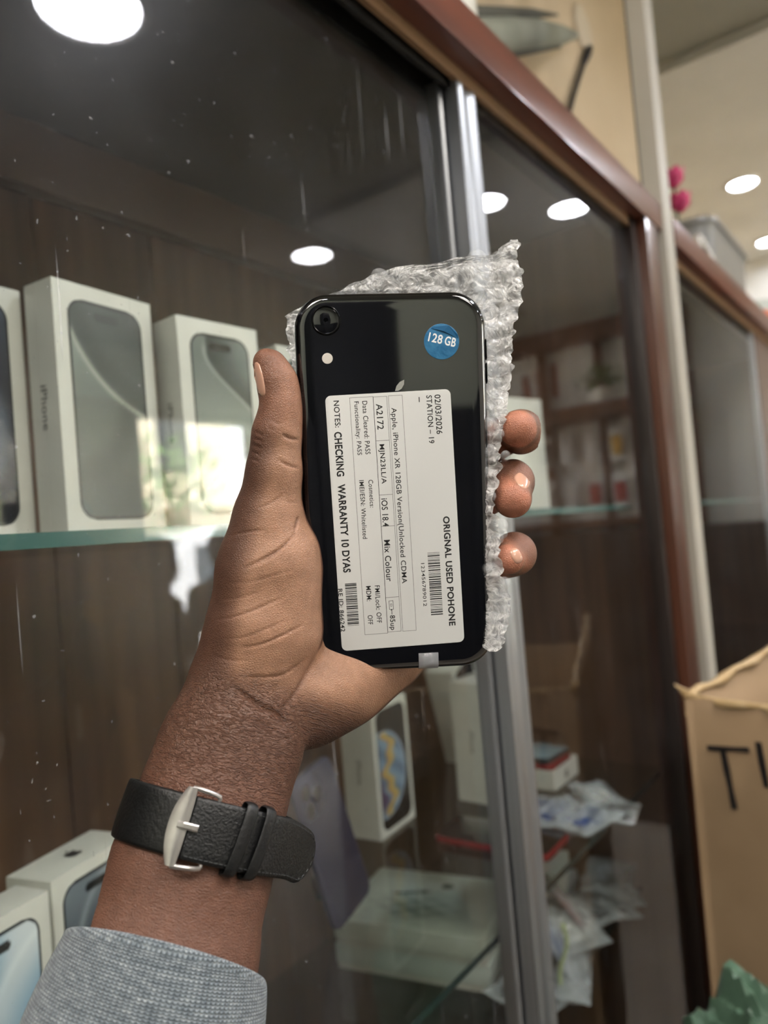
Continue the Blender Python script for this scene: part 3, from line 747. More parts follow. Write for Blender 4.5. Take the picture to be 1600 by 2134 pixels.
# ================================================================== WATCH STRAP
watch = empty('wristwatch', tuple(toworld(H(420, 1735, 270)[None])[0])); tag(watch, 'wristwatch worn inside out, black leather strap and silver buckle on the wrist', 'wristwatch')
WO = np.array(watch.location)
leather = mat('black_leather', '08090a', .42, bump=.25, bscale=700, mix='0c0d0f', mscale=30, spec=.5, det=2)
leather_g = mat('black_leather_grained', '0a0b0c', .38, bump=.4, bscale=1100, spec=.55, mix='101113', mscale=50)
lining = mat('strap_lining', '0e0d0d', .6)
steel = mat('buckle_steel', 'd6d2d0', .3, metal=.9, mix='b0acaa', mscale=60, bump=.1, bscale=120)
thread = mat('black_thread', '3c3e40', .6)
# strap centre line across the wrist, in px: the band dips to the right
sc = H(424, 1722, 268.5); sa = ea.copy()                      # width direction = along the arm
sx_ = ex.copy(); sz_ = np.cross(sa, sx_)
if sz_[2] > 0: sz_ = -sz_                                      # towards the eye
def skin_r(t, off):
    """distance from the arm's axis to the skin in direction t (0 = right, pi/2 = to the eye)"""
    o = sc+sa*off; d = sx_*math.cos(t)+sz_*math.sin(t); f = o+d*70
    p, nn = cast(f, -d); return np.linalg.norm(p-o) if p is not None else 28.0
SW = 9.8   # half width
TS = np.linspace(0, 2*PI, 73)
RR = np.array([[skin_r(t, off) for t in TS] for off in (-SW, -SW/2, 0, SW/2, SW)])
RB = RR.max(0)
for _ in range(3): RB = (np.roll(RB[:-1], 1)+2*RB[:-1]+np.roll(RB[:-1], -1))/4; RB = np.append(RB, RB[0])
def rb(t): return float(np.interp(t % (2*PI), TS, RB))
def bandpt(t, off, lift): return sc+sa*off+(sx_*math.cos(t)+sz_*math.sin(t))*(rb(t)+lift)
def band(name, ts, lift, hw, m, parent, pad=1.0, closed=False, extra=None):
    """leather strip: rounded, padded cross-section swept around the wrist; hw and lift may be functions of t"""
    prof = [(-1, .0), (-1, .5), (-.97, .85), (-.88, 1.0), (-.6, 1.06), (0, 1.12), (.6, 1.06), (.88, 1.0), (.97, .85), (1, .5), (1, .0), (.5, 0), (0, 0), (-.5, 0)]
    V = []; Fc = []; L = len(prof)
    for t in ts:
        h_ = hw(t) if callable(hw) else hw; lf = lift(t) if callable(lift) else lift
        for (w, z) in prof:
            V.append(bandpt(t, w*h_, lf+z*pad) if extra is None else extra(t, w*h_, lf+z*pad))
    n = len(ts)
    for k in range(n if closed else n-1):
        k2 = (k+1) % n
        for j in range(L): Fc.append((k*L+j, k*L+(j+1) % L, k2*L+(j+1) % L, k2*L+j))
    if not closed: Fc.append(tuple(range(L))[::-1]); Fc.append(tuple((n-1)*L+j for j in range(L)))
    o = me_obj(name, toworld(V)-WO, Fc, m, parent, True)
    bm = bmesh.new(); bm.from_mesh(o.data); bmesh.ops.recalc_face_normals(bm, faces=bm.faces); bm.to_mesh(o.data); bm.free()
    o.data.set_sharp_from_angle(angle=math.radians(60)); return o
# angle on the strap for a pixel column
def t_at(pxx, pyy=None):
    best = min(np.linspace(0, PI, 400), key=lambda t: abs((lambda p: 800+FOC*p[0]/p[2])(bandpt(t, 0, 2))-pxx)); return best
tb = t_at(396)            # buckle bar
band('lower_strap', np.linspace(tb-.02, 2*PI+t_at(560), 70), .5, SW, leather, watch, 1.5)
tk = t_at(575)
# upper layer: from the buckle over the keepers, then leaving the wrist as a free tail
TAIL = 30.0
def tailpt(t, off, lift):
    t0 = tk
    if t >= t0: return bandpt(t, off, lift)
    s = (t0-t)*32.0                       # mm past the point where the strap leaves the skin
    p0 = bandpt(t0, 0, lift); p1 = bandpt(t0+.02, 0, lift); dr = (p0-p1)/np.linalg.norm(p0-p1)
    up = sx_*math.cos(t0)+sz_*math.sin(t0); ph = .013*s; sw = sa-dr*(sa@dr); sw /= np.linalg.norm(sw)
    return p0+dr*(math.sin(ph)/.013)-sw*((1-math.cos(ph))/.013)+off*(sw*math.cos(ph)+dr*math.sin(ph))-up*.0012*s*s
ts = list(np.linspace(tb, tk, 26))+list(tk-np.linspace(.02, .80, 26))
t_end = ts[-1]
def hwf(t):
    s = (t-t_end)*32.0
    w = SW-.5*smooth01(tk-t, 0, .5)
    return w if s > 9.5 else max(w*math.sqrt(max(1-((9.5-s)/9.5)**2, 0)), .3)
up_strap = band('upper_strap', ts, lambda t: 2.3+ (0 if t > tk else 0), hwf, leather_g, watch, 1.5, extra=tailpt)
# stitches along both edges of the upper strap, holes along its middle
V = []; Fc = []
def addbox(c, a, b, n_, la, lb, ln):
    i0 = len(V)
    for i in (-1, 1):
        for j in (-1, 1):
            for k in (-1, 1): V.append(c+a*la*i+b*lb*j+n_*ln*k)
    for f in ((0, 1, 3, 2), (4, 6, 7, 5), (0, 4, 5, 1), (2, 3, 7, 6), (0, 2, 6, 4), (1, 5, 7, 3)): Fc.append(tuple(i0+x for x in f))
tt = np.arange(tb-.07, t_end+.12, -.062)
for t in tt:
    for sd in (-1, 1):
        h_ = hwf(t)
        if h_ < 4: continue
        p = tailpt(t, sd*(h_-1.35), 2.3+1.62); q = tailpt(t-.02, sd*(hwf(t-.02)-1.35), 2.3+1.62); r_ = tailpt(t, sd*(h_-2.2), 2.3+1.62)
        a = (q-p)/np.linalg.norm(q-p); b = (r_-p)/np.linalg.norm(r_-p); addbox(p, a, b, np.cross(a, b), .62, .14, .14)
for k in range(7):      # around the tail's tip
    an = math.radians(-66+22*k); s = 9.5-8.0*math.cos(an); t = t_end+s/32.0; p = tailpt(t, 7.6*math.sin(an), 2.3+1.62)
    q = tailpt(t_end+(9.5-8.0*math.cos(an+.1))/32.0, 7.6*math.sin(an+.1), 2.3+1.62); a = (q-p)/np.linalg.norm(q-p); b = np.cross(a, sz_); b /= np.linalg.norm(b); addbox(p, a, b, sz_, .62, .14, .14)
st = me_obj('stitching', toworld(V)-WO, Fc, thread, watch); st['kind'] = 'stuff'
for pxh in (438, 475, 566, 588, 611):
    t = min(ts, key=lambda t: abs((lambda p: 800+FOC*p[0]/p[2])(tailpt(t, 0, 3.9))-pxh)); p = tailpt(t, 0, 2.3+1.55); a = tailpt(t-.03, 0, 3.85)-p; a /= np.linalg.norm(a); n_ = np.cross(a, sa); n_ /= np.linalg.norm(n_)
    if n_[2] > 0: n_ = -n_
    ring = [p+(a*math.cos(x)+sa*math.sin(x))*.95*.75+n_*.17 for x in np.linspace(0, 2*PI, 17)[:-1]]
    ring2 = [p+(a*math.cos(x)+sa*math.sin(x))*1.0+n_*.03 for x in np.linspace(0, 2*PI, 17)[:-1]]
    bot = [p+(a*math.cos(x)+sa*math.sin(x))*.6-n_*.1 for x in np.linspace(0, 2*PI, 17)[:-1]]
    VV = ring2+ring+bot; FF = [(k*16+i, k*16+(i+1) % 16, (k+1)*16+(i+1) % 16, (k+1)*16+i) for k in (0, 1) for i in range(16)]+[tuple(range(32, 48))]
    me_obj('strap_hole', toworld(VV)-WO, FF, mat('hole_black', '030303', .9), watch, True)
# keepers: two leather loops around both layers
def keeper(pxc, w=2.6, tilt=.0):
    t0 = min(ts, key=lambda t: abs((lambda p: 800+FOC*p[0]/p[2])(tailpt(t, 0, 4))-pxc))
    loop = []
    for (o, lf) in [(-SW-1.2, .2), (-SW-1.6, 1.6), (-SW-1.5, 3.6), (-SW-.6, 4.9), (-SW*.5, 5.3), (0, 5.5), (SW*.5, 5.3), (SW+.6, 4.9), (SW+1.5, 3.6), (SW+1.6, 1.6), (SW+1.2, .2), (0, -.2)]:
        loop.append((o, lf))
    V = []; Fc = []; L = len(loop); prof = [(-w/2, 0), (-w/2+.5, .55), (0, .8), (w/2-.5, .55), (w/2, 0), (0, -.5)]
    for (o, lf) in loop:
        for (x, z) in prof:
            tt_ = t0+(x+tilt*o)/32.0
            cen_ = 0; rr_ = z if lf > 3 else z*.6
            sgn = np.sign(o) if lf < 4.5 else 0
            V.append((bandpt if t0 >= tk else tailpt)(tt_, o+sgn*z, lf+(z if lf >= 4.5 else 0)))
    P = len(prof)
    for k in range(L):
        k2 = (k+1) % L
        for j in range(P): Fc.append((k*P+j, k*P+(j+1) % P, k2*P+(j+1) % P, k2*P+j))
    o = me_obj('keeper_loop', toworld(V)-WO, Fc, leather, watch, True)
    bm = bmesh.new(); bm.from_mesh(o.data); bmesh.ops.recalc_face_normals(bm, faces=bm.faces); bm.to_mesh(o.data); bm.free()
    md = o.modifiers.new('s', 'SUBSURF'); md.levels = 1; md.render_levels = 2
keeper(503, 5.2, -.10); keeper(541, 5.0, -.10)
# buckle: broad bowed left bar and a slim frame around the strap, with tongue
def buckle():
    f = lambda dt, o, lf: bandpt(tb+dt/30.0, o, lf)
    V = []; Fc = []
    # left bar (broad, bowed) as strip of cross-sections
    N1 = 15; L = 8
    for k in range(N1):
        o = -12.2+24.4*k/(N1-1); w = 3.1*(1-.62*abs(o/12.2)**2.2)+.55; bow = 1.5*(1-(o/12.2)**2); th = .95
        for (x, z) in ((-1, -.3), (-1, .5), (-.6, 1), (.3, 1), (1, .45), (1, -.3), (.4, -.7), (-.5, -.7)):
            V.append(f(2.4+bow+w*x, o, 4.4+th*z))
    for k in range(N1-1):
        for j in range(L): Fc.append((k*L+j, k*L+(j+1) % L, (k+1)*L+(j+1) % L, (k+1)*L+j))
    Fc.append(tuple(range(L))); Fc.append(tuple((N1-1)*L+j for j in range(L))[::-1])
    o1 = me_obj('buckle_frame', toworld(V)-WO, Fc, steel, watch, True)
    bm = bmesh.new(); bm.from_mesh(o1.data)
    # side arms running back over the strap's edges
    for sd in (-1, 1):
        pts = [f(2.4, sd*12.0, 4.2), f(0, sd*12.0, 4.2), f(-3.5, sd*11.8, 3.6), f(-6.5, sd*11.5, 2.8), f(-8.5, sd*11.0, 2.2)]
        TV, TF = tube_v([toworld(p[None])[0]-WO for p in pts], .00085, 8); vs = [bm.verts.new(Vector(v)) for v in TV]
        for q in TF: bm.faces.new([vs[i] for i in q])
    TV, TF = tube_v([toworld(f(-8.5, x, 2.2 if abs(x) > 10.5 else 1.6)[None])[0]-WO for x in np.linspace(-11, 11, 7)], .0007, 8); vs = [bm.verts.new(Vector(v)) for v in TV]
    for q in TF: bm.faces.new([vs[i] for i in q])
    bmesh.ops.recalc_face_normals(bm, faces=bm.faces); bm.to_mesh(o1.data); bm.free(); o1.data.polygons.foreach_set('use_smooth', [True]*len(o1.data.polygons)); o1.data.set_sharp_from_angle(angle=math.radians(45))
    V = []; Fc = []
    for x, lf in ((3.6, 5.7), (1.5, 5.6), (-1.5, 5.0), (-3.6, 4.1)):
        for o, z in ((-1.1, -.5), (-1.1, .4), (-.6, .7), (.6, .7), (1.1, .4), (1.1, -.5)): V.append(f(x, o+.3, lf+z))
    for k in range(3):
        for j in range(6): Fc.append((k*6+j, k*6+(j+1) % 6, (k+1)*6+(j+1) % 6, (k+1)*6+j))
    Fc += [tuple(range(6)), tuple(range(18, 24))[::-1]]
    o2 = me_obj('buckle_tongue', toworld(V)-WO, Fc, steel, watch, False)
    bm = bmesh.new(); bm.from_mesh(o2.data); bmesh.ops.recalc_face_normals(bm, faces=bm.faces); bm.to_mesh(o2.data); bm.free()
buckle()
# watch case on the far side of the wrist
tcase = 1.5*PI; cc = bandpt(tcase, 0, 5.5)
nrm = sx_*math.cos(tcase)+sz_*math.sin(tcase)
V = []; Fc = []
for rr_, z in ((0.1, 4), (18.5, 4), (20, 2.5), (20, -2.5), (17, -3.5), (.1, -3.5)):
    V += [cc+(sa*math.cos(x)+sx_*math.sin(x))*rr_+nrm*z for x in np.linspace(0, 2*PI, 33)[:-1]]
for k in range(5):
    for j in range(32): Fc.append((k*32+j, k*32+(j+1) % 32, (k+1)*32+(j+1) % 32, (k+1)*32+j))
me_obj('watch_case', toworld(V)-WO, Fc, steel, watch, True)

# ================================================================== THE PHONE IN THE HAND
ph_c = np.array([.005, .011, .295]); PX = np.array([.997, .040, .059]); PX /= np.linalg.norm(PX)
PY = np.array([-.036, .997, -.065]); PY -= PX*(PX@PY); PY /= np.linalg.norm(PY); PZ = np.cross(PX, PY)  # in (right, up, ahead): left-handed frame
def eyevec(v): return v[0]*_R+v[1]*_U+v[2]*_F
xw, yw = eyevec(PX), eyevec(PY); zw = np.cross(xw, yw); pc = c2w(ph_c)
PM = Matrix(((xw[0], yw[0], zw[0], pc[0]), (xw[1], yw[1], zw[1], pc[1]), (xw[2], yw[2], zw[2], pc[2]), (0, 0, 0, 1)))
phone = empty('smartphone', mw=PM); tag(phone, 'glossy black smartphone held in the hand, white service label on its back', 'smartphone')
PW, PH, PT = .0757, .1509, .0083
black_alu = mat('phone_frame_black', '0c0d10', .16, metal=.6, coat=.6)
black_glass = mat('phone_back_black_glass', '04050a', .035, spec=.7, coat=1)
black_glass.node_tree.nodes['Principled BSDF'].inputs['Coat IOR'].default_value = 1.7
prof = []
for k in range(9):
    a = -PI/2+PI*k/8; prof.append((.0031*(1-math.cos(a)), -PT/2-.0003+(PT/2-.0006)*math.sin(a)))
rr_loft('frame', PW, PH, .0135, prof, black_alu, phone, n=14)
rr_loft('back_glass', PW-.0030, PH-.0030, .0122, [(.0008, -.0016), (0, -.0010), (.0005, -.0004), (.0014, -.00008), (.003, 0)], black_glass, phone, n=14)
rr_loft('screen_glass', PW-.0040, PH-.0040, .0118, [(.001, -PT+.0001), (.0002, -PT+.0006), (.001, -PT+.0012)], black_glass, phone, n=14)
def p2l(px, py):      # phone plane coordinates under a pixel
    d = ray(px, py); t = ((pc-EYE)@zw)/(d@zw); v = EYE+d*t-pc; return v@xw, v@yw
def disc_mesh(name, x, y, rings, m, parent, n=40, smooth=True):
    V = []; Fc = []
    for r, z in rings: V += [(r*math.cos(2*PI*i/n), r*math.sin(2*PI*i/n), z) for i in range(n)]
    for k in range(len(rings)-1):
        for i in range(n): Fc.append((k*n+i, k*n+(i+1) % n, (k+1)*n+(i+1) % n, (k+1)*n+i))
    Fc.append(tuple((len(rings)-1)*n+i for i in range(n)))
    o = me_obj(name, V, Fc, m, parent, smooth, (x, y, 0)); 
    if smooth: o.data.set_sharp_from_angle(angle=math.radians(30))
    return o
cx, cy = p2l(679, 668)
camr = disc_mesh('camera_ring', cx, cy, [(.0058, 0), (.0057, .0009), (.0053, .0012), (.0050, .0011), (.00495, .0008)], mat('camera_ring_metal', '0c0d10', .18, metal=.6), phone)
disc_mesh('camera_lens', 0, 0, [(.00495, .0009), (.0048, .00097), (.0009, .00097), (.0008, .0008)], mat('lens_dark_glass', '06070b', .03, coat=1, spec=.8), camr)
fx, fy = p2l(682, 747)
disc_mesh('camera_flash', fx, fy, [(.0021, 0), (.00205, .0001), (.0016, .00012)], mat('flash_white', 'd9d3cc', .35), phone)
# round sticker
bx, by = p2l(920, 712)
stk = disc_mesh('storage_sticker', bx, by, [(.0070, .00002), (.0069, .0002), (.0068, .00022)], mat('sticker_blue', '3f80ac', .32, mix='2f6c99', mscale=180, bump=.5, bscale=250), phone)
txtw = mat('print_white', 'eef1f2', .5); ink = mat('print_black', '18181a', .5)
A_ = math.radians(-14)
for s_, x0, w_ in (('128', -.0056, .0056), ('GB', .0010, .0044)):
    text(s_, x0*math.cos(A_)+.0012*math.sin(A_)+.0002, x0*math.sin(A_)-.0012*math.cos(A_)+.0001, w_, .0036, txtw, stk, z=.00026, bold=.02, ang=A_)
me_obj('sticker_fold', [(-.0035, .0058, .00024), (.0030, .0061, .0006), (.0065, .0024, .0005), (.0066, .0010, .00025), (.0008, .0040, .00075), (-.0042, .0052, .00026)], [(0, 5, 4, 1), (1, 4, 3, 2)], mat('sticker_fold_blue', '1f5b86', .3), stk)
# emblem: leaf (its body lies under the label)
def apple_outline(n=10):
    top = [(0, .30), (.10, .345), (.20, .365), (.30, .345), (.38, .29), (.43, .24)]
    bite = [(.36, .18), (.32, .08), (.32, -.02), (.36, -.11), (.44, -.18)]
    rest = [(.41, -.27), (.34, -.38), (.26, -.45), (.17, -.47), (.08, -.44), (0, -.43), (-.08, -.44), (-.17, -.47), (-.26, -.45), (-.35, -.36), (-.42, -.22), (-.46, -.06), (-.45, .10), (-.40, .23), (-.31, .32), (-.20, .36), (-.10, .345)]
    return top+bite+rest
LEAF = [(-.02, .40), (.02, .52), (.10, .61), (.21, .66), (.20, .55), (.14, .45), (.06, .40)]
def emblem(parent, x, y, s, m, z, rot=0, M4=None, name='emblem'):
    V = []; Fc = []
    for P_ in (apple_outline(), LEAF):
        i0 = len(V)
        for a, b in P_:
            a, b = a*s, b*s; V.append((x+a*math.cos(rot)-b*math.sin(rot), y+a*math.sin(rot)+b*math.cos(rot), z))
        Fc.append(tuple(range(i0, len(V)))[::-1])
    o = me_obj(name, V, Fc, m, parent)
    if M4 is not None: o.matrix_local = M4
    return o
lx, ly = p2l(833, 803)
s_e = .0165
emblem(phone, lx-.10*s_e, ly-.53*s_e, s_e, mat('emblem_silver', 'c9cac4', .25, metal=.5), .00006)
# side buttons on the right
for yy in (725, 775):
    x_, y_ = p2l(1016, yy); b_o = rr_loft('side_button', .0026, .0085, .0012, [(.0003, 0), (0, .0002), (0, .0005), (.0004, .0007)], black_alu, phone)
    b_o.matrix_local = Matrix.Translation((PW/2-.0002, y_, -PT/2-.0002)) @ Matrix.Rotation(PI/2, 4, 'Y')
# label
xa, ya = p2l(677, 826); xb, yb = p2l(938, 810); xc, yc = p2l(712, 1357); xd, yd = p2l(968, 1337)
cxl, cyl = (xa+xb+xc+xd)/4, (ya+yb+yc+yd)/4
adir = np.array([xc-xa+xd-xb, yc-ya+yd-yb]); LL = np.linalg.norm(adir)/2; adir = adir/np.linalg.norm(adir)
LWd = np.hypot(xb-xa, yb-ya); angL = math.atan2(adir[1], adir[0])      # text runs along adir
label = rr_loft('service_label', LL, LWd, .0022, [(0, .00003), (0, .00010), (.0001, .00012)], mat('label_paper', 'd6d7d6', .45, bump=.05, bscale=300), phone, n=6)
label.matrix_local = Matrix.Translation((cxl, cyl, 0)) @ Matrix.Rotation(angL, 4, 'Z')
KM = LL/1728
def l2(px_, py_):     # crop pixels (label close-up) to label-local: a along the text, c up (towards the picture's right)
    dx, dy = px_-118, py_-140
    c = (dx-dy*.0649)/(1+.0649*.0511); a = dy+c*.0511
    return a*KM-LL/2, c*KM-LWd/2
ZI = .00014
def ltext(s, x, y0, y1, h, bold=.012):
    bold = bold+(.008 if bold > .015 else .001)
    a0, c0 = l2(x, y0); a1, _ = l2(x+(y1-y0)*.0649, y1); text(s, a0, c0, a1-a0, h*KM, ink, label, z=ZI, bold=bold)
V = []; Fc = []
def lrect(a0, c0, a1, c1):
    i = len(V); V.extend([(a0, c0, ZI), (a1, c0, ZI), (a1, c1, ZI), (a0, c1, ZI)]); Fc.append((i, i+1, i+2, i+3))
def frame_(a0, c0, a1, c1, w=.00012):
    lrect(a0, c0, a1, c0+w); lrect(a0, c1-w, a1, c1); lrect(a0, c0, a0+w, c1); lrect(a1-w, c0, a1, c1)
def lbox(x0, y0, x1, y1):
    a0, c0 = l2(x0, y0); a1, _ = l2(x0+(y1-y0)*.0649, y1); _, c1 = l2(x1, y0); frame_(a0, c0, a1, c1)
lbox(541, 140, 636, 1742); lbox(439, 147, 532, 1745); lbox(281, 152, 440, 1760)
for yy in (440, 805, 1018, 1505):
    a0, c0 = l2(439+(yy-147)*.0649, yy); _, c1 = l2(532+(yy-147)*.0649, yy); lrect(a0, c0, a0+.00014, c1)
me_obj('table_rules', V, Fc, ink, label)
ltext('02/03/2026', 852, 135, 400, 42); ltext('STATION – 19', 797, 140, 462, 38); ltext('–', 746, 150, 184, 6)
ltext('ORIGNAL USED POHONE', 916, 958, 1712, 46, .022)
ltext('123456789012', 768, 1275, 1572, 24, .004)
ltext('Apple, iPhone XR 128GB Version(Unlocked CDMA', 552, 222, 1412, 46, .008)
ltext('A2172', 458, 195, 366, 44); ltext('MJN23LL/A', 472, 465, 731, 44); ltext('iOS 18.4', 495, 830, 1020, 42); ltext('Mix Colour', 514, 1112, 1396, 42); ltext('85up', 546, 1630, 1732, 46)
ltext('Data Cleared: PASS', 366, 175, 531, 34, .006); ltext('Functionality: PASS', 303, 178, 536, 40, .006)
ltext('Cosmetics:', 408, 703, 890, 32, .006); ltext('IMEI/ESN: Whitelisted', 346, 705, 1102, 32, .006)
ltext('FMI/Lock: OFF', 452, 1422, 1680, 34, .006); ltext('MDM:', 392, 1425, 1528, 34, .006); ltext('OFF', 404, 1625, 1690, 34, .006)
ltext('NOTES:', 174, 172, 350, 38); ltext('CHECKING', 177, 380, 678, 52, .022); ltext('WARRANTY 10 DYAS', 200, 730, 1330, 52, .022); ltext('RE ID: 866242', 203, 1440, 1735, 30)
V = []; Fc = []; rb_ = random.Random(3)
def bars(x0, y0, x1, y1):
    a0, c0 = l2(x0, y0); a1, _ = l2(x0+(y1-y0)*.0649, y1); _, c1 = l2(x1, y0); a = a0
    while a < a1:
        w = rb_.choice((.00016, .00016, .00032, .00048)); w = min(w, a1-a); lrect(a, c0, a+w, c1); a += w+rb_.choice((.00018, .0003, .00045))
bars(812, 1205, 895, 1635); me_obj('barcode', V, Fc, ink, label)
V = []; Fc = []; bars(250, 1405, 328, 1695); me_obj('barcode', V, Fc, ink, label)
# little battery drawing
a0, c0 = l2(549, 1528); k_ = KM
V = []; Fc = []; frame_(a0, c0, a0+62*k_, c0+30*k_, .00016); frame_(a0+22*k_, c0+9*k_, a0+40*k_, c0+21*k_, .00014); lrect(a0+62*k_, c0+10*k_, a0+68*k_, c0+20*k_); lrect(a0+70*k_, c0+14*k_, a0+96*k_, c0+18*k_)
me_obj('battery_mark', V, Fc, ink, label)
# clear tape on the lower edge
xt, yt = p2l(893, 1378)
tape = me_obj('clear_tape', [(-.004, .0035, .0003), (.004, .0035, .0003), (-.004, -.001, .0004), (.004, -.001, .0004), (-.004, -.0027, -.0004), (.004, -.0027, -.0004), (-.004, -.0036, -.0022), (.004, -.0036, -.0022), (-.004, -.0038, -.005), (.004, -.0038, -.005)],
              [(2, 3, 1, 0), (4, 5, 3, 2), (6, 7, 5, 4), (8, 9, 7, 6)], mat('clear_tape_film', 'c9ccd2', .15, alpha=.35, spec=.9, bump=.4, bscale=400), phone, True, (xt, yt, 0))
tape.modifiers.new('s', 'SOLIDIFY').thickness = .0001

# ================================================================== BUBBLE WRAP
def film():
    m = bpy.data.materials.new('bubble_film'); m.use_nodes = True; nt = m.node_tree; n = nt.nodes; l = nt.links; n.remove(n['Principled BSDF'])
    tr = n.new('ShaderNodeBsdfTransparent'); tr.inputs[0].default_value = (.93, .94, .95, 1)
    gl = n.new('ShaderNodeBsdfGlossy'); gl.inputs['Roughness'].default_value = .12
    tl = n.new('ShaderNodeBsdfTranslucent'); tl.inputs[0].default_value = (.97, .975, .98, 1)
    df = n.new('ShaderNodeBsdfDiffuse'); df.inputs[0].default_value = (.96, .965, .97, 1)
    tc = n.new('ShaderNodeTexCoord'); nz = n.new('ShaderNodeTexNoise'); nz.inputs['Scale'].default_value = 160; nz.inputs['Detail'].default_value = 4; nz.inputs['Distortion'].default_value = 1.5; l.new(tc.outputs['Object'], nz.inputs['Vector'])
    v = n.new('ShaderNodeTexVoronoi'); v.feature = 'DISTANCE_TO_EDGE'; v.inputs['Scale'].default_value = 130; l.new(nz.outputs['Color'], v.inputs['Vector'])
    v2 = n.new('ShaderNodeTexVoronoi'); v2.feature = 'DISTANCE_TO_EDGE'; v2.inputs['Scale'].default_value = 150
    wp = n.new('ShaderNodeVectorMath'); wp.operation = 'MULTIPLY_ADD'; l.new(nz.outputs['Color'], wp.inputs[0]); wp.inputs[1].default_value = (.012, .012, .012); l.new(tc.outputs['Object'], wp.inputs[2]); l.new(wp.outputs[0], v2.inputs['Vector'])
    r = n.new('ShaderNodeMapRange'); r.inputs['From Max'].default_value = .25; r.inputs['To Min'].default_value = .85; r.inputs['To Max'].default_value = .30; l.new(v2.outputs['Distance'], r.inputs['Value'])
    b = n.new('ShaderNodeBump'); b.inputs['Strength'].default_value = 1; b.inputs['Distance'].default_value = .0016; l.new(nz.outputs['Fac'], b.inputs['Height'])
    b2 = n.new('ShaderNodeBump'); b2.inputs['Strength'].default_value = .8; b2.inputs['Distance'].default_value = .0008; l.new(v2.outputs['Distance'], b2.inputs['Height']); l.new(b.outputs[0], b2.inputs['Normal'])
    for s in (gl, df, tl): l.new(b2.outputs[0], s.inputs['Normal'])
    d2 = n.new('ShaderNodeMixShader'); d2.inputs[0].default_value = .45; l.new(df.outputs[0], d2.inputs[1]); l.new(tl.outputs[0], d2.inputs[2])
    m1 = n.new('ShaderNodeMixShader'); l.new(r.outputs[0], m1.inputs[0]); l.new(tr.outputs[0], m1.inputs[1]); l.new(d2.outputs[0], m1.inputs[2])
    fr = n.new('ShaderNodeLayerWeight'); fr.inputs['Blend'].default_value = .35; l.new(b2.outputs[0], fr.inputs['Normal'])
    fm = n.new('ShaderNodeMath'); fm.operation = 'MULTIPLY_ADD'; l.new(fr.outputs['Fresnel'], fm.inputs[0]); fm.inputs[1].default_value = .8; fm.inputs[2].default_value = .06; fm.use_clamp = True
    m2 = n.new('ShaderNodeMixShader'); l.new(fm.outputs[0], m2.inputs[0]); l.new(m1.outputs[0], m2.inputs[1]); l.new(gl.outputs[0], m2.inputs[2])
    l.new(m2.outputs[0], n['Material Output'].inputs[0]); return m
FILM = film()
# rows of the sheet: picture row, left column, right column; depth at left, at the phone's edge, at right
ROWS = [(500, 1066, 1078, 309), (530, 1020, 1081, 309), (548, 900, 1085, 309), (560, 820, 1088, 308), (578, 762, 1087, 308), (600, 724, 1086, 308), (630, 640, 1084, 307), (655, 602, 1078, 307), (700, 603, 1070, 306), (760, 606, 1068, 306), (800, 612, 1060, 306),
        (850, 640, 1052, 305), (900, 660, 1049, 304), (960, 700, 1044, 303), (1010, 700, 1036, 302), (1060, 720, 1028, 301), (1110, 760, 1040, 301), (1160, 780, 1038, 300), (1210, 800, 1052, 300), (1260, 840, 1066, 300), (1290, 880, 1064, 300), (1320, 950, 1052, 300), (1350, 1008, 1043, 300), (1358, 1014, 1030, 300)]
wrap = empty('bubble_wrap', tuple(c2w(H(1040, 700, 307)/1000))); tag(wrap, 'torn crumpled clear bubble wrap between the phone and the fingers', 'bubble wrap')
WRO = np.array(wrap.location)
rys = np.array([r[0] for r in ROWS], float)
NJ, NI = 190, 96
def vnoise(x, y, s, seed):
    g = np.random.default_rng(seed).random((64, 64)); X = x/s; Y = y/s; xi = np.floor(X).astype(int); yi = np.floor(Y).astype(int); fx_ = X-xi; fy_ = Y-yi
    fx_ = fx_*fx_*(3-2*fx_); fy_ = fy_*fy_*(3-2*fy_); a = lambda i, j: g[i % 64, j % 64]
    return (a(xi, yi)*(1-fx_)+a(xi+1, yi)*fx_)*(1-fy_)+(a(xi, yi+1)*(1-fx_)+a(xi+1, yi+1)*fx_)*fy_-.5
jj, ii = np.meshgrid(np.linspace(0, 1, NJ+1), np.linspace(0, 1, NI+1), indexing='ij')
yy = rys[0]+(rys[-1]-rys[0])*jj
xl = np.interp(yy, rys, [r[1] for r in ROWS]); xr = np.interp(yy, rys, [r[2] for r in ROWS])
dd = np.interp(yy, rys, [r[3] for r in ROWS])
xl = xl+14*vnoise(yy, yy*0, 17, 1)+8*vnoise(yy, yy*0, 7, 2); xr = xr+12*vnoise(yy, yy*0, 15, 3)+9*vnoise(yy, yy*0, 6, 4)
xx = xl+(xr-xl)*ii
edgeR = (1-(xr-xx)/46).clip(0, 1)        # last stretch curls towards the eye beside the phone
curl = edgeR*smooth01(yy, 780, 900)
dd = dd+smooth01(xx, 600, 1000)*0
dd = dd-curl*6.5
ridge = lambda n_: np.abs(n_)
cr = 3.0*ridge(vnoise(xx, yy, 40, 11))+1.6*ridge(vnoise(xx+yy*.5, yy-xx*.4, 20, 12))+.6*ridge(vnoise(xx, yy, 8, 13))
behind = ((xx > 622) & (xx < 1012) & (yy > 612) & (yy < 1400))
amp = np.where(behind, .25, 1.0)*(1-.35*smooth01(yy, 830, 900))
dd = dd+(1.2-cr)*amp+np.where(behind, 2.0, 0)
yy2 = yy+8*vnoise(xx, xx*0, 21, 5)*(1-jj)
VW = np.stack([(xx-800)/FOC*dd, -(yy2-1067)/FOC*dd, dd], -1).reshape(-1, 3)
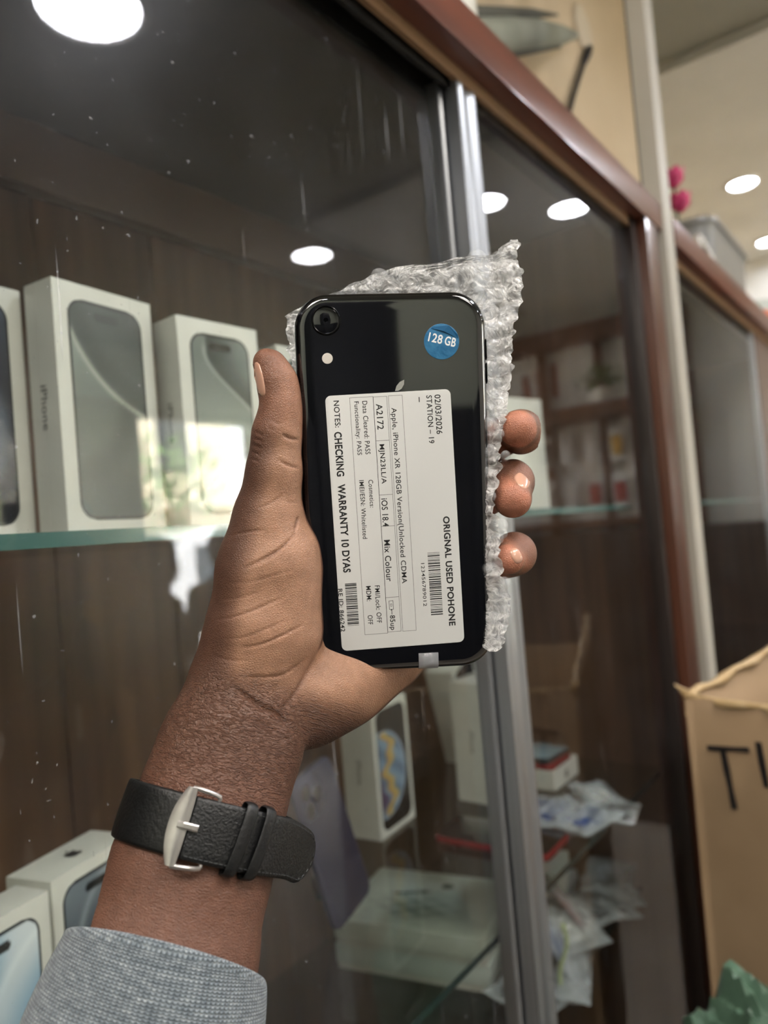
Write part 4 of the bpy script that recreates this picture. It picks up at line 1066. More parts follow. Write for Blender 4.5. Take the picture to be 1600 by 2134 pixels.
Fq = [(j*(NI+1)+i, (j+1)*(NI+1)+i, (j+1)*(NI+1)+i+1, j*(NI+1)+i+1) for j in range(NJ) for i in range(NI)]
sheet = me_obj('film_sheet', toworld(VW)-WRO, Fq, FILM, wrap, True)
# bubbles: shallow domes pressed out of the sheet, some burst and dented
def dome(seed, full):
    r_ = random.Random(seed); V = []; Fc = []; n, m_ = 14, 5
    for k in range(m_):
        a = PI/2*k/(m_-1)*.98
        for i in range(n):
            t = 2*PI*i/n; dent = 1-(0 if full else .4*abs(math.sin(t*1.5+seed))*math.sin(a*1.3))
            V.append((math.cos(a)**.6*math.cos(t), math.cos(a)**.6*math.sin(t), math.sin(a)*.62*dent))
    V.append((0, 0, .62*(1 if full else .45)))
    for k in range(m_-1):
        for i in range(n): Fc.append((k*n+i, k*n+(i+1) % n, (k+1)*n+(i+1) % n, (k+1)*n+i))
    for i in range(n): Fc.append(((m_-1)*n+i, (m_-1)*n+(i+1) % n, m_*n))
    me = bpy.data.meshes.new('bubble'); me.from_pydata(V, [], Fc); me.polygons.foreach_set('use_smooth', [True]*len(me.polygons)); return me
bubm = mat('bubble_skin', 'eef1f4', .06, alpha=.20, spec=1, coat=.6, bump=.25, bscale=500)
doms = [dome(k, k < 2) for k in range(6)]
for d_ in doms: d_.materials.append(bubm)
sheetBV = BVHTree.FromPolygons([tuple(v) for v in VW], Fq)
def bubble(px_, py_, rpx, full, out=0.0, depth=None):
    dr = H(px_, py_, 1.0); dr /= np.linalg.norm(dr)
    if depth is None:
        h = sheetBV.ray_cast(Vector((0, 0, 0)), Vector(dr))
        if h[0] is None: return
        p = np.array(h[0])
    else: p = H(px_, py_, depth)
    r = rpx*p[2]/FOC/1000
    nrm = -dr+RNG.normal(0, .25, 3)*[1, 1, .2]; nrm[0] += out; nrm /= np.linalg.norm(nrm)
    nw = eyevec(nrm); q = Vector(nw).to_track_quat('Z', 'Y').to_matrix().to_4x4()
    o = bpy.data.objects.new('bubble', doms[random.randrange(2) if full else random.randrange(2, 6)]); link(o, wrap)
    o.matrix_local = Matrix.Translation(Vector(c2w(p/1000)-WRO)) @ q @ Matrix.Scale(r, 4)
for r_i, py_ in enumerate(range(540, 840, 38)):
    for k in range(14):
        px_ = 640+44*k+(22 if r_i % 2 else 0); i_ = np.interp(py_, rys, [r[1] for r in ROWS]), np.interp(py_, rys, [r[2] for r in ROWS])
        if px_ < i_[0]+14 or px_ > i_[1]-16: continue
        if 640 < px_ < 1000 and py_ > 625: continue
        bubble(px_+random.uniform(-5, 5), py_+random.uniform(-5, 5), random.uniform(18, 23), random.random() < .45)
for px_, py_, r, out in ((1018, 886, 17, -.6), (1020, 940, 15, -.6), (1014, 985, 13, -.6), (1052, 950, 12, .6), (1022, 1035, 13, -.4), (1043, 1095, 17, .4), (1036, 1122, 14, .2), (1046, 1112, 12, .5), (1030, 1150, 14, -.2), (1022, 1185, 15, -.2), (1050, 1215, 14, .4), (1036, 1245, 17, .1), (1052, 1270, 13, .5), (1030, 1290, 16, 0), (1044, 1310, 13, .3), (1026, 1330, 12, 0), (1038, 860, 14, .1), (1040, 905, 12, 0)):
    bubble(px_, py_, r, random.random() < .8, out, 298 if py_ > 850 else None)

# ================================================================== GOODS IN THE SHOWCASE
card_white = mat('carton_white', 'd9d8d0', .42, mix='d2d1c9', mscale=30)
card_side = mat('carton_side_grey', 'c9c5be', .45, mix='c2beb7', mscale=30)
print_m = vcmat('printed_front', .25, coat=.2)
inkgrey = mat('print_grey', '6d6a66', .5)
inkdark = mat('print_dark', '34302e', .5)
def phone_art(kind, W_, H_, pw, ph, r):
    """colours of the printed phone on a box front; U,V in 0..1 over the panel"""
    def f(U, V):
        x = (U-.5)*pw; y = (V-.5)*ph; n = len(U)
        # distance inside the rounded outline
        qx = np.abs(x)-(pw/2-r); qy = np.abs(y)-(ph/2-r); d = -(np.hypot(np.maximum(qx, 0), np.maximum(qy, 0))+np.minimum(np.maximum(qx, qy), 0)-r)
        X, Y = U*pw/ph, V
        if kind == 'natural':
            c = mixc(rgb('5d6460')[None].repeat(n, 0), rgb('8b9490')[None], smooth01(Y, .35, .95)*(1-smooth01(X, 0, .4)))
            R = np.hypot(X-.62, Y-1.12); c = mixc(c, mixc(rgb('2e3333')[None].repeat(n, 0), rgb('4b5250')[None], smooth01(R, .1, .55)), 1-smooth01(R, .655, .675))
            c = mixc(c, rgb('b3b8ac')[None], np.exp(-((R-.668)/.014)**2)*.9); c = mixc(c, rgb('3b413f')[None], np.exp(-((R-.60)/.05)**2)*.5)
            R2 = np.hypot(X+.05, Y-.55); c = mixc(c, rgb('3a4040')[None], np.exp(-((R2-.36)/.07)**2)*.45*(R > .67)); c = mixc(c, rgb('3d4344')[None], (1-smooth01(Y, .1, .42))*.6)
        elif kind == 'natural_small':
            c = mixc(rgb('8a938f')[None].repeat(n, 0), rgb('59605e')[None], smooth01(Y, .1, .9)*.5)
            b = .10+.36*smooth01(.9-Y, 0, .42); c = mixc(c, mixc(rgb('3c4342')[None].repeat(n, 0), rgb('7b8380')[None], smooth01(X-b, 0, .3)), smooth01(X-b, -.004, .012)*smooth01(Y, .45, .55))
            b2 = .02+.42*smooth01(Y, .06, .40); c = mixc(c, mixc(rgb('2f3535')[None].repeat(n, 0), rgb('5f6664')[None], smooth01(b2-X, 0, .2)), smooth01(b2-X, .03, .05)*(1-smooth01(Y, .36, .50))*.9)
            c = mixc(c, rgb('b5bdb7')[None], np.exp(-((X-b2+.01)/.02)**2)*.7*(1-smooth01(Y, .34, .45))); c = mixc(c, rgb('b9c0ba')[None], np.exp(-((X-b+.01)/.012)**2)*.55*smooth01(Y, .48, .6)*(1-smooth01(Y, .9, .97)))
        elif kind == 'blue_dark':
            c = mixc(rgb('252a35')[None].repeat(n, 0), rgb('3d4656')[None], smooth01(Y, .5, 1))
            R = np.hypot(X-.02, Y-.42); c = mixc(c, rgb('6d7784')[None], np.exp(-((R-.33)/.05)**2)*.8*(X > .02)); c = mixc(c, rgb('1a1d27')[None], np.exp(-((R-.22)/.06)**2)*.7)
            c = mixc(c, rgb('11131b')[None], (1-smooth01(Y, .02, .3))*.7)
        elif kind == 'blue_light':
            c = mixc(rgb('b9cbd8')[None].repeat(n, 0), rgb('dbe4ea')[None], smooth01(Y, .4, 1))
            R = np.hypot(X-.62, Y-.48); c = mixc(c, rgb('6f9cbd')[None], (1-smooth01(R, .20, .46))*.9); c = mixc(c, rgb('e9f1f5')[None], np.exp(-((R-.48)/.02)**2)*.8)
            R2 = np.hypot(X+.1, Y-.95); c = mixc(c, rgb('86a9c2')[None], np.exp(-((R2-.32)/.06)**2)*.6)
        elif kind == 'black15':
            c = mixc(rgb('3a434c')[None].repeat(n, 0), rgb('79838c')[None], smooth01(Y, .55, 1)); R = np.hypot(X-.5, Y-.6); c = mixc(c, rgb('171b20')[None], (1-smooth01(R, .2, .42))*.9); c = mixc(c, rgb('a2abb2')[None], np.exp(-((R-.43)/.02)**2)*.6)
        else:      # planet
            c = rgb('12161a')[None].repeat(n, 0); R = np.hypot(X-.08, Y-.46); t = np.arctan2(Y-.46, X-.08)
            band = X-.18+.05*np.sin(Y*17)+.03*np.sin(Y*41+1)
            inner = mixc(rgb('7f97ad')[None].repeat(n, 0), rgb('5f7690')[None], smooth01(np.sin(Y*30+X*20), -1, 1)); inner = mixc(inner, rgb('c9a85a')[None], np.exp(-(band/.045)**2)); inner = mixc(inner, rgb('b88247')[None], np.exp(-((band+.05)/.02)**2)*.8)
            inner = mixc(inner, rgb('5a4a66')[None], smooth01(-(band+.09), 0, .06)*(1-smooth01(Y, .3, .5)))
            c = mixc(c, inner, 1-smooth01(R, .352, .362)); c = mixc(c, rgb('aebccc')[None], np.exp(-((R-.352)/.010)**2)*.9)
        c = mixc(c, rgb('26292b')[None], 1-smooth01(d, .0014, .0019))
        if kind in ('natural', 'natural_small', 'blue_dark', 'blue_light', 'black15'):
            ix, iy = np.abs(x)-.0075, np.abs(y-(ph/2-.0098)); isl = np.hypot(np.maximum(ix, 0), iy); c = mixc(c, rgb('1b1e20')[None] if kind != 'natural' else rgb('3a4040')[None], 1-smooth01(isl, .0027, .0033))
        return c
    return f
FRONT = Matrix.Rotation(PI/2, 4, 'X')          # local XY plane -> box front (facing -Y)
def phone_box(P, rz, w, d, h, kind, label, side_text=True, top_mark=False, group=None, lean=None, ins=.0105):
    """standing carton: origin at the front-left bottom corner, X along the front, Y into the depth"""
    e = empty('phone_box', tuple(P), rz); tag(e, label, 'box', group)
    if lean is not None: e.rotation_euler = lean
    bm = bmesh.new(); bm_box(bm, (0, 0, 0), (w, d, h), .0009); b = bm_obj('carton', bm, card_white, e, True)
    # lid seam on the sides
    box('lid_seam', (-.00012, d*.62, .001), (w+.00012, d*.62+.0004, h-.001), card_side, e)
    pw, ph = w-2*ins, h-2*ins
    pnl = print_panel('printed_front', pw, ph, .0125, phone_art(kind, w, h, pw, ph, .0125), print_m, e, 56, 96); pnl.matrix_local = Matrix.Translation((w/2, -.00025, h/2)) @ FRONT
    if side_text:
        Ms = Matrix.Translation((-.0003, d*.5, h*.5)) @ Matrix(((0, 0, -1, 0), (-1, 0, 0, 0), (0, 1, 0, 0), (0, 0, 0, 1))) @ Matrix.Rotation(-PI/2, 4, 'Z')
        text('iPhone', -.016, -.0035, .030, .0068, inkgrey, e, M4=Ms, bold=.01)
    if top_mark:
        emblem(e, 0, 0, .013, inkdark, 0, 0, Matrix.Translation((w/2, d/2, h+.0003)), name='emblem')
    return e
def xy(px, py, d, z): p = W(px, py, d); return np.array([p[0], p[1], z])
def SQp(s, q, z): return SQ(s, q, z)
A1 = xy(143, 1113, .48, ZS1)
phone_box(A1, math.radians(90-30.6), .083, .029, .171, 'natural', 'tall white phone box with grey-green swirl front, second from the left on the upper shelf')
phone_box(xy(399, 1095, .545, ZS1), math.radians(90-40), .077, .030, .160, 'natural_small', 'smaller white phone box with grey S-curve front, next to the thumb on the upper shelf')
a0r = math.radians(90-31); B0 = xy(76, 1118, .500, ZS1); phone_box(B0-np.array([math.cos(a0r), math.sin(a0r), 0])*.083, a0r, .083, .029, .170, 'blue_dark', 'white phone box with dark blue front, cut by the left edge of the photo')
phone_box(SQ(.470, .452, ZS1), ROTS+math.radians(-3), .077, .030, .159, 'natural_small', 'white phone box mostly hidden behind the thumb and the bubble wrap')
phone_box(SQ(1.000, .490, ZS1), ROTS+math.radians(-14+180), .080, .052, .158, 'blue_dark', 'plain white box on the upper shelf behind the fingertips', side_text=False)
# lower shelf, left
r15 = ROTS+math.atan2(.017, .060)
phone_box(SQ(.2575, .4904, ZS2), r15, .080, .040, .160, 'black15', 'white phone box with dark front directly behind the wrist, mark on its top', False, True, ins=.0085)
phone_box(SQ(.250, .480, ZS2)-np.array([math.cos(r15-.06), math.sin(r15-.06), 0])*.080, r15-.06, .080, .030, .160, 'blue_light', 'white phone box with pale blue front in the lower left corner', False, ins=.0085)
# lower shelf, planets
phone_box(SQ(.712, .574, ZS2), ROTS+math.radians(6), .086, .048, .161, 'planet', 'white phone box with colourful planet front, standing left on the lower shelf', True, True, ins=.007)
phone_box(SQ(.868, .500, ZS2), ROTS+math.radians(-2), .086, .060, .162, 'planet', 'tall white phone box half hidden by the aluminium strip', True, True, ins=.007)
# open tray with phones on it
def phone_slab(name, P, rz, m_body, m_face, label, w=.072, h=.147, t=.008, rot=None, cams=False, flat=True):
    e = empty(name, tuple(P), rz); tag(e, label, 'smartphone')
    if rot is not None: e.matrix_world = rot
    prof_ = [(.0022, 0), (.0007, .0009), (0, .0025), (0, t-.0025), (.0007, t-.0009), (.0022, t)]
    rr_loft('frame', w, h, .011, prof_, m_body, e); rr_loft('face_glass', w-.005, h-.005, .009, [(0, t-.0002), (0, t+.0001), (.0004, t+.0003)], m_face, e)
    if cams:
        isl = rr_loft('camera_island', .036, .038, .010, [(0, t), (0, t+.001), (.001, t+.0016)], m_body, e, loc=(-w/2+.022, h/2-.023, 0))
        for (x, y) in ((-.008, .008), (-.008, -.009), (.009, 0)):
            o = disc_mesh('camera_lens', x, y, [(.0082, t+.0014), (.008, t+.0030), (.0068, t+.0034), (.0064, t+.0028), (.003, t+.0024)], mat('lens_ring_steel', '6c6b76', .15, metal=.9), isl)
            disc_mesh('camera_glass', x, y, [(.0064, t+.0029), (.004, t+.0031)], MATS['lens_dark_glass'], isl)
    return e
tray = empty('box_tray', tuple(SQ(.950, .4535, ZS2)), ROTS); tag(tray, 'shallow white box base lying on the lower shelf right of the strip', 'box')
bm = bmesh.new()
tw, tdp, th_ = .082, .155, .027
bm_box(bm, (0, 0, 0), (tw, tdp, .002)); 
for a, b in (((0, 0, 0), (tw, .002, th_)), ((0, tdp-.002, 0), (tw, tdp, th_)), ((0, .002, 0), (.002, tdp-.002, th_)), ((tw-.002, .002, 0), (tw, tdp-.002, th_))): bm_box(bm, a, b)
bm_obj('tray_body', bm, card_white, tray); box('tray_insert', (.003, .003, .002), (tw-.003, tdp-.003, th_-.003), card_side, tray)
emblem(tray, 0, 0, .014, inkgrey, 0, 0, Matrix.Translation((tw/2, -.0003, th_/2)) @ FRONT, name='emblem')
red_alu = mat('phone_red', '8d2028', .25, metal=.4, coat=.4); dark_face = mat('phone_dark_screen', '121518', .05, coat=1)
Mt = tray.matrix_world
bpy.context.view_layer.update()
def on(e, x, y, z, a=0): return e.matrix_world @ Matrix.Translation((x, y, z)) @ Matrix.Rotation(a, 4, 'Z')
phone_slab('smartphone', (0, 0, 0), 0, red_alu, mat('phone_red_glass', '9a3b3c', .1, coat=1), 'red phone lying in the shallow white box base', rot=on(tray, tw/2, tdp/2, th_-.0028, 0))
phone_slab('smartphone', (0, 0, 0), 0, mat('phone_grey_alu', '3a3f45', .3, metal=.6), mat('phone_grey_blue_glass', '7d8f96', .12, coat=.8), 'grey-blue phone lying on the red phone', rot=on(tray, tw/2+.004, tdp/2+.003, th_+.0058, math.radians(-3)))
# leaning planet box behind the tray
lb = phone_box(SQ(1.015, .60, ZS2+.002), 0, .080, .046, .160, 'planet', 'white phone box with planet front leaning behind the shallow box base', False, ins=.007)
lb.matrix_world = Matrix.Translation(Vector(SQ(1.005, .615, ZS2+.0015))) @ SROT @ Matrix.Rotation(math.radians(6), 4, 'Z') @ Matrix.Rotation(math.radians(-17), 4, 'Y')
# red phone lying on the shelf
phone_slab('smartphone', (0, 0, 0), 0, red_alu, dark_face, 'red phone with dark screen lying flat on the lower shelf behind the strip',
           rot=Matrix.Translation(Vector(SQ(.775, .445, ZS2+.0005))) @ SROT @ Matrix.Rotation(math.radians(2), 4, 'Z'), h=.146)
# purple phone leaning back, its back to the eye
foot = W(727, 1880, .735)
mp_ = Matrix.Translation(Vector((foot[0], foot[1], ZS2+.003))) @ Matrix.Rotation(math.radians(63), 4, 'Z') @ Matrix.Rotation(math.radians(79), 4, 'X') @ Matrix.Rotation(math.radians(7), 4, 'Z') @ Matrix.Translation((0, .0735, 0))
phone_slab('smartphone', (0, 0, 0), 0, mat('phone_purple_steel', '33334a', .4, metal=.4), mat('phone_purple_glass', '25263a', .5, spec=.3), 'dark purple phone with three camera lenses leaning beside the planet box', rot=mp_, cams=True, w=.074, t=.008)
# little stand holding it
sd = empty('phone_stand', tuple(SQ(.60, .53, ZS2)), ROTS+math.radians(50)); tag(sd, 'small dark teal stand at the foot of the purple phone', 'stand')
tealm = mat('stand_teal', '1f3a40', .2, coat=.5)
rr_loft('stand_base', .05, .04, .008, [(.002, 0), (0, .001), (0, .005), (.002, .007)], tealm, sd, loc=(.012, .018, 0)); box('stand_back', (-.008, .030, .006), (.030, .034, .045), tealm, sd, .001)
# stack of flat boxes on the third shelf
def flat_box(P, rz, w, d, h, label, specks=True, group=None, m=card_white):
    e = empty('flat_box', tuple(P), rz); tag(e, label, 'box', group)
    box('lid', (0, 0, h*.25), (w, d, h), m, e, .0012); box('base_tray', (.0015, .0015, 0), (w-.0015, d-.0015, h*.25), card_side, e)
    return e
rs = ROTS+math.radians(13)
fb1 = flat_box(SQ(.765, .470, ZS3), rs, .155, .205, .032, 'lower flat white box of the stack under the glass shelf', m=mat('carton_in_film', 'c3c8c4', .2, coat=.4, bump=.6, bscale=60))
fb2 = flat_box(SQ(.762, .472, ZS3+.0325), rs, .150, .200, .032, 'upper flat white box of the stack, with grey picture on its lid')
bpy.context.view_layer.update()
def lid_art(U, V):
    n = len(U); c = rgb('d3d2ca')[None].repeat(n, 0); c = mixc(c, rgb('7f8482')[None], np.exp(-(((U-.34)/.22)**2+((V-.55)/.30)**2)**1.5)*.75*(.6+.4*np.sin(U*40)*np.sin(V*31)))
    c = mixc(c, rgb('2f2a2a')[None], ((np.abs(U-.60) < .06) & (np.abs(V-.62+(U-.6)*2) < .035))*1.0); c = mixc(c, rgb('5c6663')[None], 1-smooth01(np.hypot(U-.78, (V-.42)*1.3), .05, .06)); return c
o = print_panel('lid_print', .142, .192, .001, lid_art, print_m, fb2, 50, 60); o.matrix_local = Matrix.Translation((.075, .1, .0324))
flat_box(SQ(.96, .455, ZS3+.030), ROTS+math.radians(20), .085, .10, .030, 'small white square box right of the aluminium strip', m=card_white)
flat_box(SQ(.965, .460, ZS3), ROTS+math.radians(12), .088, .10, .029, 'grey carton under the small white square box', m=mat('carton_grey', '7e8486', .4))

# plastic pouches and cards of accessories
def pouch_mesh(seed, nx=22, ny=22):
    r_ = np.random.default_rng(seed); V = []; k = r_.random(8)*6.28
    for sd_ in (1, -1):
        for j in range(ny+1):
            for i in range(nx+1):
                x, y = -1+2*i/nx, -1+2*j/ny; f = max((1-x**4)*(1-y**4), 0)**.6
                z = f*(.28+.09*math.sin(5*x+k[0]+3*y)+.08*math.sin(8*y-4*x+k[1])+.06*math.sin(13*x+k[2])*math.sin(11*y+k[3])); V.append((x, y, z*sd_+ .06*math.sin(3*x+k[4])+.05*math.sin(4*y+k[5])))
    Fc = []; N = (nx+1)*(ny+1)
    for s_ in (0, 1):
        for j in range(ny):
            for i in range(nx):
                a = s_*N+j*(nx+1)+i; q = (a, a+1, a+nx+2, a+nx+1); Fc.append(q if s_ == 0 else q[::-1])
    return V, Fc
clear_pl = mat('pouch_clear_plastic', 'dfe6ea', .08, alpha=.38, spec=1, coat=1, bump=1, bscale=90)
def pouch(P, rot, w, h, th, core, label, core_name='contents'):
    e = empty('plastic_pouch', tuple(P)); e.matrix_world = Matrix.Translation(Vector(P)) @ rot; tag(e, label, 'packet')
    V, Fc = pouch_mesh(abs(hash(label)) % 1000 if False else len(label)*7+int(w*1e4)); me_obj('bag_film', [(x*w/2, y*h/2, z*th) for x, y, z in V], Fc, clear_pl, e, True)
    bm = bmesh.new(); bm_box(bm, (-w*.34, -h*.30, -th*.12), (w*.30, h*.33, th*.14), th*.08); bm_obj(core_name, bm, core, e, True)
    return e
bluep = mat('contents_blue', '2c4f8e', .3, mix='1d3768', mscale=60); greyp = mat('contents_grey', '8d9294', .4); darkp = mat('contents_black', '17181b', .4); redp = mat('contents_red', '8e2b30', .35); whitep = mat('contents_white', 'cfd0cc', .4)
RX = lambda a, b, c: SROT @ Matrix.Rotation(math.radians(a), 4, 'Z') @ Matrix.Rotation(math.radians(b), 4, 'X') @ Matrix.Rotation(math.radians(c), 4, 'Y')
def shelfpt(px, py, z): p = atz(px, py, z); return p
lst = [(1150, 1690, ZS2, 20, 8, 4, .10, .07, .03, bluep, 'blue packet in clear film behind the strip on the lower shelf'),
       (1225, 1705, ZS2, -20, 6, -5, .08, .06, .025, bluep, 'small blue and clear packet right of the first blue packet'),
       (1240, 1655, ZS2, 40, 5, 3, .09, .05, .02, whitep, 'clear packet lying below the shallow white box base'),
       (1285, 1690, ZS2, 10, 5, 3, .07, .05, .018, darkp, 'dark packet near the end of the lower shelf')]
for (px_, py_, z, a, b_x, c_y, w, h, th2, core, lb_) in lst:
    pouch(shelfpt(px_, py_, z+.012)+np.array([0, 0, .0]), RX(a, b_x*.3, c_y*.3), w, h, th2, core, lb_)
lst = [(1325, 1790, .02, 35, 0, 0, .10, .07, .02, whitep, 'pale card packet at the far end of the third shelf'),
       (1290, 1830, .035, 15, 6, 0, .11, .07, .02, greyp, 'grey card packet overlapping the pale card packet'),
       (1215, 1900, .02, 60, 0, 5, .10, .08, .025, darkp, 'black accessory packet below the white square box'),
       (1165, 2000, .03, 25, 55, 0, .075, .10, .03, bluep, 'bright blue packet standing right of the strip near the bottom'),
       (1245, 1950, .03, 10, 50, 20, .05, .09, .02, redp, 'red packet standing behind the blue packet'),
       (1285, 1985, .03, -30, 25, 0, .10, .07, .03, whitep, 'clear packet with white plug below the cards'),
       (1300, 2070, .015, 20, 10, 5, .13, .10, .03, greyp, 'grey crumpled packet at the bottom right of the third shelf'),
       (1200, 2085, .012, -15, 0, 0, .10, .08, .03, darkp, 'black cable packet at the bottom beside the strip'),
       (1350, 1905, .012, 45, 0, 0, .09, .07, .02, darkp, 'black packet in the dark corner by the end post')]
for (px_, py_, dz, a, b_x, c_y, w, h, th2, core, lb_) in lst:
    P_ = shelfpt(px_, py_, ZS3+dz); s_ = (P_-EYE)@u_; q_ = (P_-EYE)@b_
    if s_ > CS1-.10: P_ = P_-u_*(s_-(CS1-.10))
    if q_ < .42: P_ = P_+b_*(.42-q_)
    P_[2] = ZS3+dz*1.0+abs(math.sin(math.radians(b_x)))*h*.38
    pouch(P_, RX(a, b_x, c_y), w, h, th2, core, lb_)
# bead bracelet
P_ = shelfpt(1178, 1985, ZS3+.06)
br = empty('bead_string', tuple(P_)); tag(br, 'pale green bead string hanging over the bright blue packet', 'bead string')
bmb = bmesh.new(); bmesh.ops.create_icosphere(bmb, subdivisions=2, radius=.0032); mb_ = bpy.data.meshes.new('bead'); bmb.to_mesh(mb_); bmb.free(); mb_.materials.append(mat('bead_pale_green', 'a9b78a', .15, coat=1)); mb_.polygons.foreach_set('use_smooth', [True]*len(mb_.polygons))
for k in range(13):
    o = bpy.data.objects.new('bead', mb_); link(o, br); o.location = (.004*math.sin(k*.5)-.0005*k, .0, .030-.0058*k)
# dark carton at the very bottom and brown boards on the cabinet floor
flat_box(SQ(.55, .42, ZB+.0), ROTS+math.radians(4), .34, .22, .12, 'dark grey carton on the cabinet floor under the glass shelves', m=mat('carton_dark', '26282c', .4))
flat_box(SQ(.30, .44, ZB+.0), ROTS+math.radians(-12), .14, .20, .05, 'yellow and black small carton on the cabinet floor', m=mat('carton_yellow', '8b7a3e', .4))

# ================================================================== CARTON AND GREEN BAG IN FRONT
bench = sbox('low_bench', .62, 1.10, -.12, .27, ZF, .52, wood); tag(bench, 'low brown wooden bench under the cardboard carton', 'bench')
kraft = mat('kraft_cardboard', 'a18769', .75, mix='937a5d', mscale=8, bump=.15, bscale=80); kraft_in = mat('kraft_inside', 'b8955f', .75, mix='ab8856', mscale=8)
marker = mat('marker_black', '1d1a1a', .5)
CM = Matrix.Translation(Vector((*W(1432, 1452, .86)[:2], .52))) @ Matrix.Rotation(ROTS-math.radians(18), 4, 'Z')
carton = empty('cardboard_box', mw=CM); tag(carton, 'open brown cardboard box with black marker letters at the right edge', 'cardboard box')
ctop = W(1432, 1452, .86)[2]-.52
def wall(name, a, b, z0, z1a, z1b, t, m, bend=0, wav=0, seed=0):
    """upright cardboard wall from a to b (xy), its upper rim from height z1a to z1b, slightly bowed and ragged"""
    a, b = np.array(a), np.array(b); n = 24; d = (b-a)/np.linalg.norm(b-a); nr = np.array([-d[1], d[0]]); V = []; r_ = random.Random(seed)
    for i in range(n+1):
        f = i/n; p = a+(b-a)*f+nr*bend*math.sin(PI*f); top = z1a+(z1b-z1a)*f+wav*(math.sin(f*9+seed)+.5*math.sin(f*23))+r_.uniform(-.0008, .0008)
        for k in range(7):
            z = z0+(top-z0)*k/6; o_ = (.004*math.sin(f*5+k) if 0 < k < 6 else 0)*(.5)
            for s_ in (0, t): V.append((*(p+nr*(s_+o_)), z))
    Fc = []; R_ = 14
    for i in range(n):
        for k in range(6):
            c0 = i*R_+k*2; c1 = (i+1)*R_+k*2; Fc += [(c0, c1, c1+2, c0+2), (c0+1, c0+3, c1+3, c1+1)]
        Fc += [(i*R_+12, (i+1)*R_+12, (i+1)*R_+13, i*R_+13), (i*R_, i*R_+1, (i+1)*R_+1, (i+1)*R_)]
    for i in (0, n): Fc.append(tuple([i*R_+2*k for k in range(7)]+[i*R_+1+2*k for k in range(6, -1, -1)]))
    return me_obj(name, V, Fc, m, carton, True)
# local X = along the case, local Y = towards the case; the corner at the origin is the one seen
wl, wd_ = .36, .30
w1 = wall('side_wall', (0, -wd_), (0, 0), 0, ctop+.0, ctop, .005, kraft, -.004, .0015, 1)
w2 = wall('side_wall', (0, 0), (wl, 0), 0, ctop, ctop+.045, .005, kraft, .004, .002, 2)
w3 = wall('side_wall', (wl, 0), (wl, -wd_), 0, ctop, ctop, .005, kraft, 0, .001, 3)
w4 = wall('side_wall', (wl, -wd_), (0, -wd_), 0, ctop, ctop, .005, kraft, 0, .001, 4)
box('bottom_panel', (.004, -wd_+.004, .001), (wl-.004, -.004, .006), kraft, carton)
# rolled rim with torn tape at the corner
rimm = mat('torn_tape_rim', 'c9ae84', .35, bump=.6, bscale=150, mix='b89a6c', mscale=60)
pts = [(.0+.001*math.sin(k*1.7), -wd_*k/14, ctop+.0015*math.sin(k*2.1)-.001) for k in range(15)][::-1]+[(wl*k/14, .001*math.sin(k*1.3), ctop+.045*k/14+.0025*math.sin(k*1.9)) for k in range(1, 15)]
tube('rim_tape', pts, [.0045+.0018*math.sin(i*2.3) for i in range(len(pts))], rimm, carton, 8)
me_obj('torn_flap', [(0, .002, ctop-.002), (-.006, .012, ctop+.014), (.004, -.008, ctop+.004), (.012, .004, ctop+.002), (-.002, .004, ctop-.022), (.004, -.010, ctop-.016)], [(0, 1, 3), (0, 2, 1), (4, 0, 5), (0, 3, 2)], rimm, carton).modifiers.new('s', 'SOLIDIFY').thickness = .0012
# marker letters on the face towards the eye (plane X = 0, reading along -Y)
def stroke(pts2, r=.0032):
    V = []; Fc = []
    P_ = [np.array(p, float) for p in pts2]
    for i, p in enumerate(P_):
        t = P_[min(i+1, len(P_)-1)]-P_[max(i-1, 0)]; t /= np.linalg.norm(t); n_ = np.array([-t[1], t[0]]); rr_ = r*(1+.15*math.sin(i*2.2))
        for s_ in (-1, 1): q = p+n_*rr_*s_; V.append((-.0065, -q[0], q[1]))
    for i in range(len(P_)-1): Fc.append((2*i, 2*i+1, 2*i+3, 2*i+2))
    o = me_obj('marker_stroke', V, Fc, marker, carton); o.modifiers.new('s', 'SOLIDIFY').thickness = .0006
ct = CM.inverted()
def onface(px_, py_):     # carton-local position on the X = 0 face under a pixel
    o_ = ct @ Vector(EYE); d_ = (ct.to_3x3() @ Vector(ray(px_, py_))); t = (-.004-o_.x)/d_.x; p = o_+d_*t; return (-p.y, p.z)
stroke([onface(*p) for p in ((1476, 1557), (1500, 1559), (1530, 1560), (1563, 1562))], .0028)
stroke([onface(*p) for p in ((1508, 1562), (1516, 1600), (1524, 1640), (1533, 1685))], .0036)
stroke([onface(*p) for p in ((1582, 1545), (1590, 1590), (1600, 1640))], .0034)
# green bag
gr = mat('green_plastic_bag', '5d7a66', .32, mix='48614f', mscale=25, bump=1, bscale=45, coat=.3)
def crumple_blob(name, C_, size, m, parent, seed, folds=1.0, sub=5, flat=-.8):
    bm = bmesh.new(); bmesh.ops.create_icosphere(bm, subdivisions=sub, radius=1); r_ = np.random.default_rng(seed); K = r_.normal(0, 1, (10, 3))*np.array([2.2, 2.2, 2.2]); ph = r_.random(10)*6.28
    for v in bm.verts:
        p = np.array(v.co); d_ = 0
        for i in range(10): d_ += abs(math.sin(K[i]@p*(1+.35*i)+ph[i]))*(.09/(1+.35*i))*folds
        p = p*(1-.5*d_*2+.12); p[2] = max(p[2], flat); v.co = Vector(p*np.array(size))
    return bm_obj(name, bm, m, parent, True)
gp = W(1560, 2110, .80); gb = empty('plastic_bag', (gp[0], gp[1], .52)); tag(gb, 'crumpled green plastic bag below the cardboard box', 'plastic bag')
o = crumple_blob('bag_body', None, (.075, .10, .235), gr, gb, 4); o.location = (0.0, 0, .20)
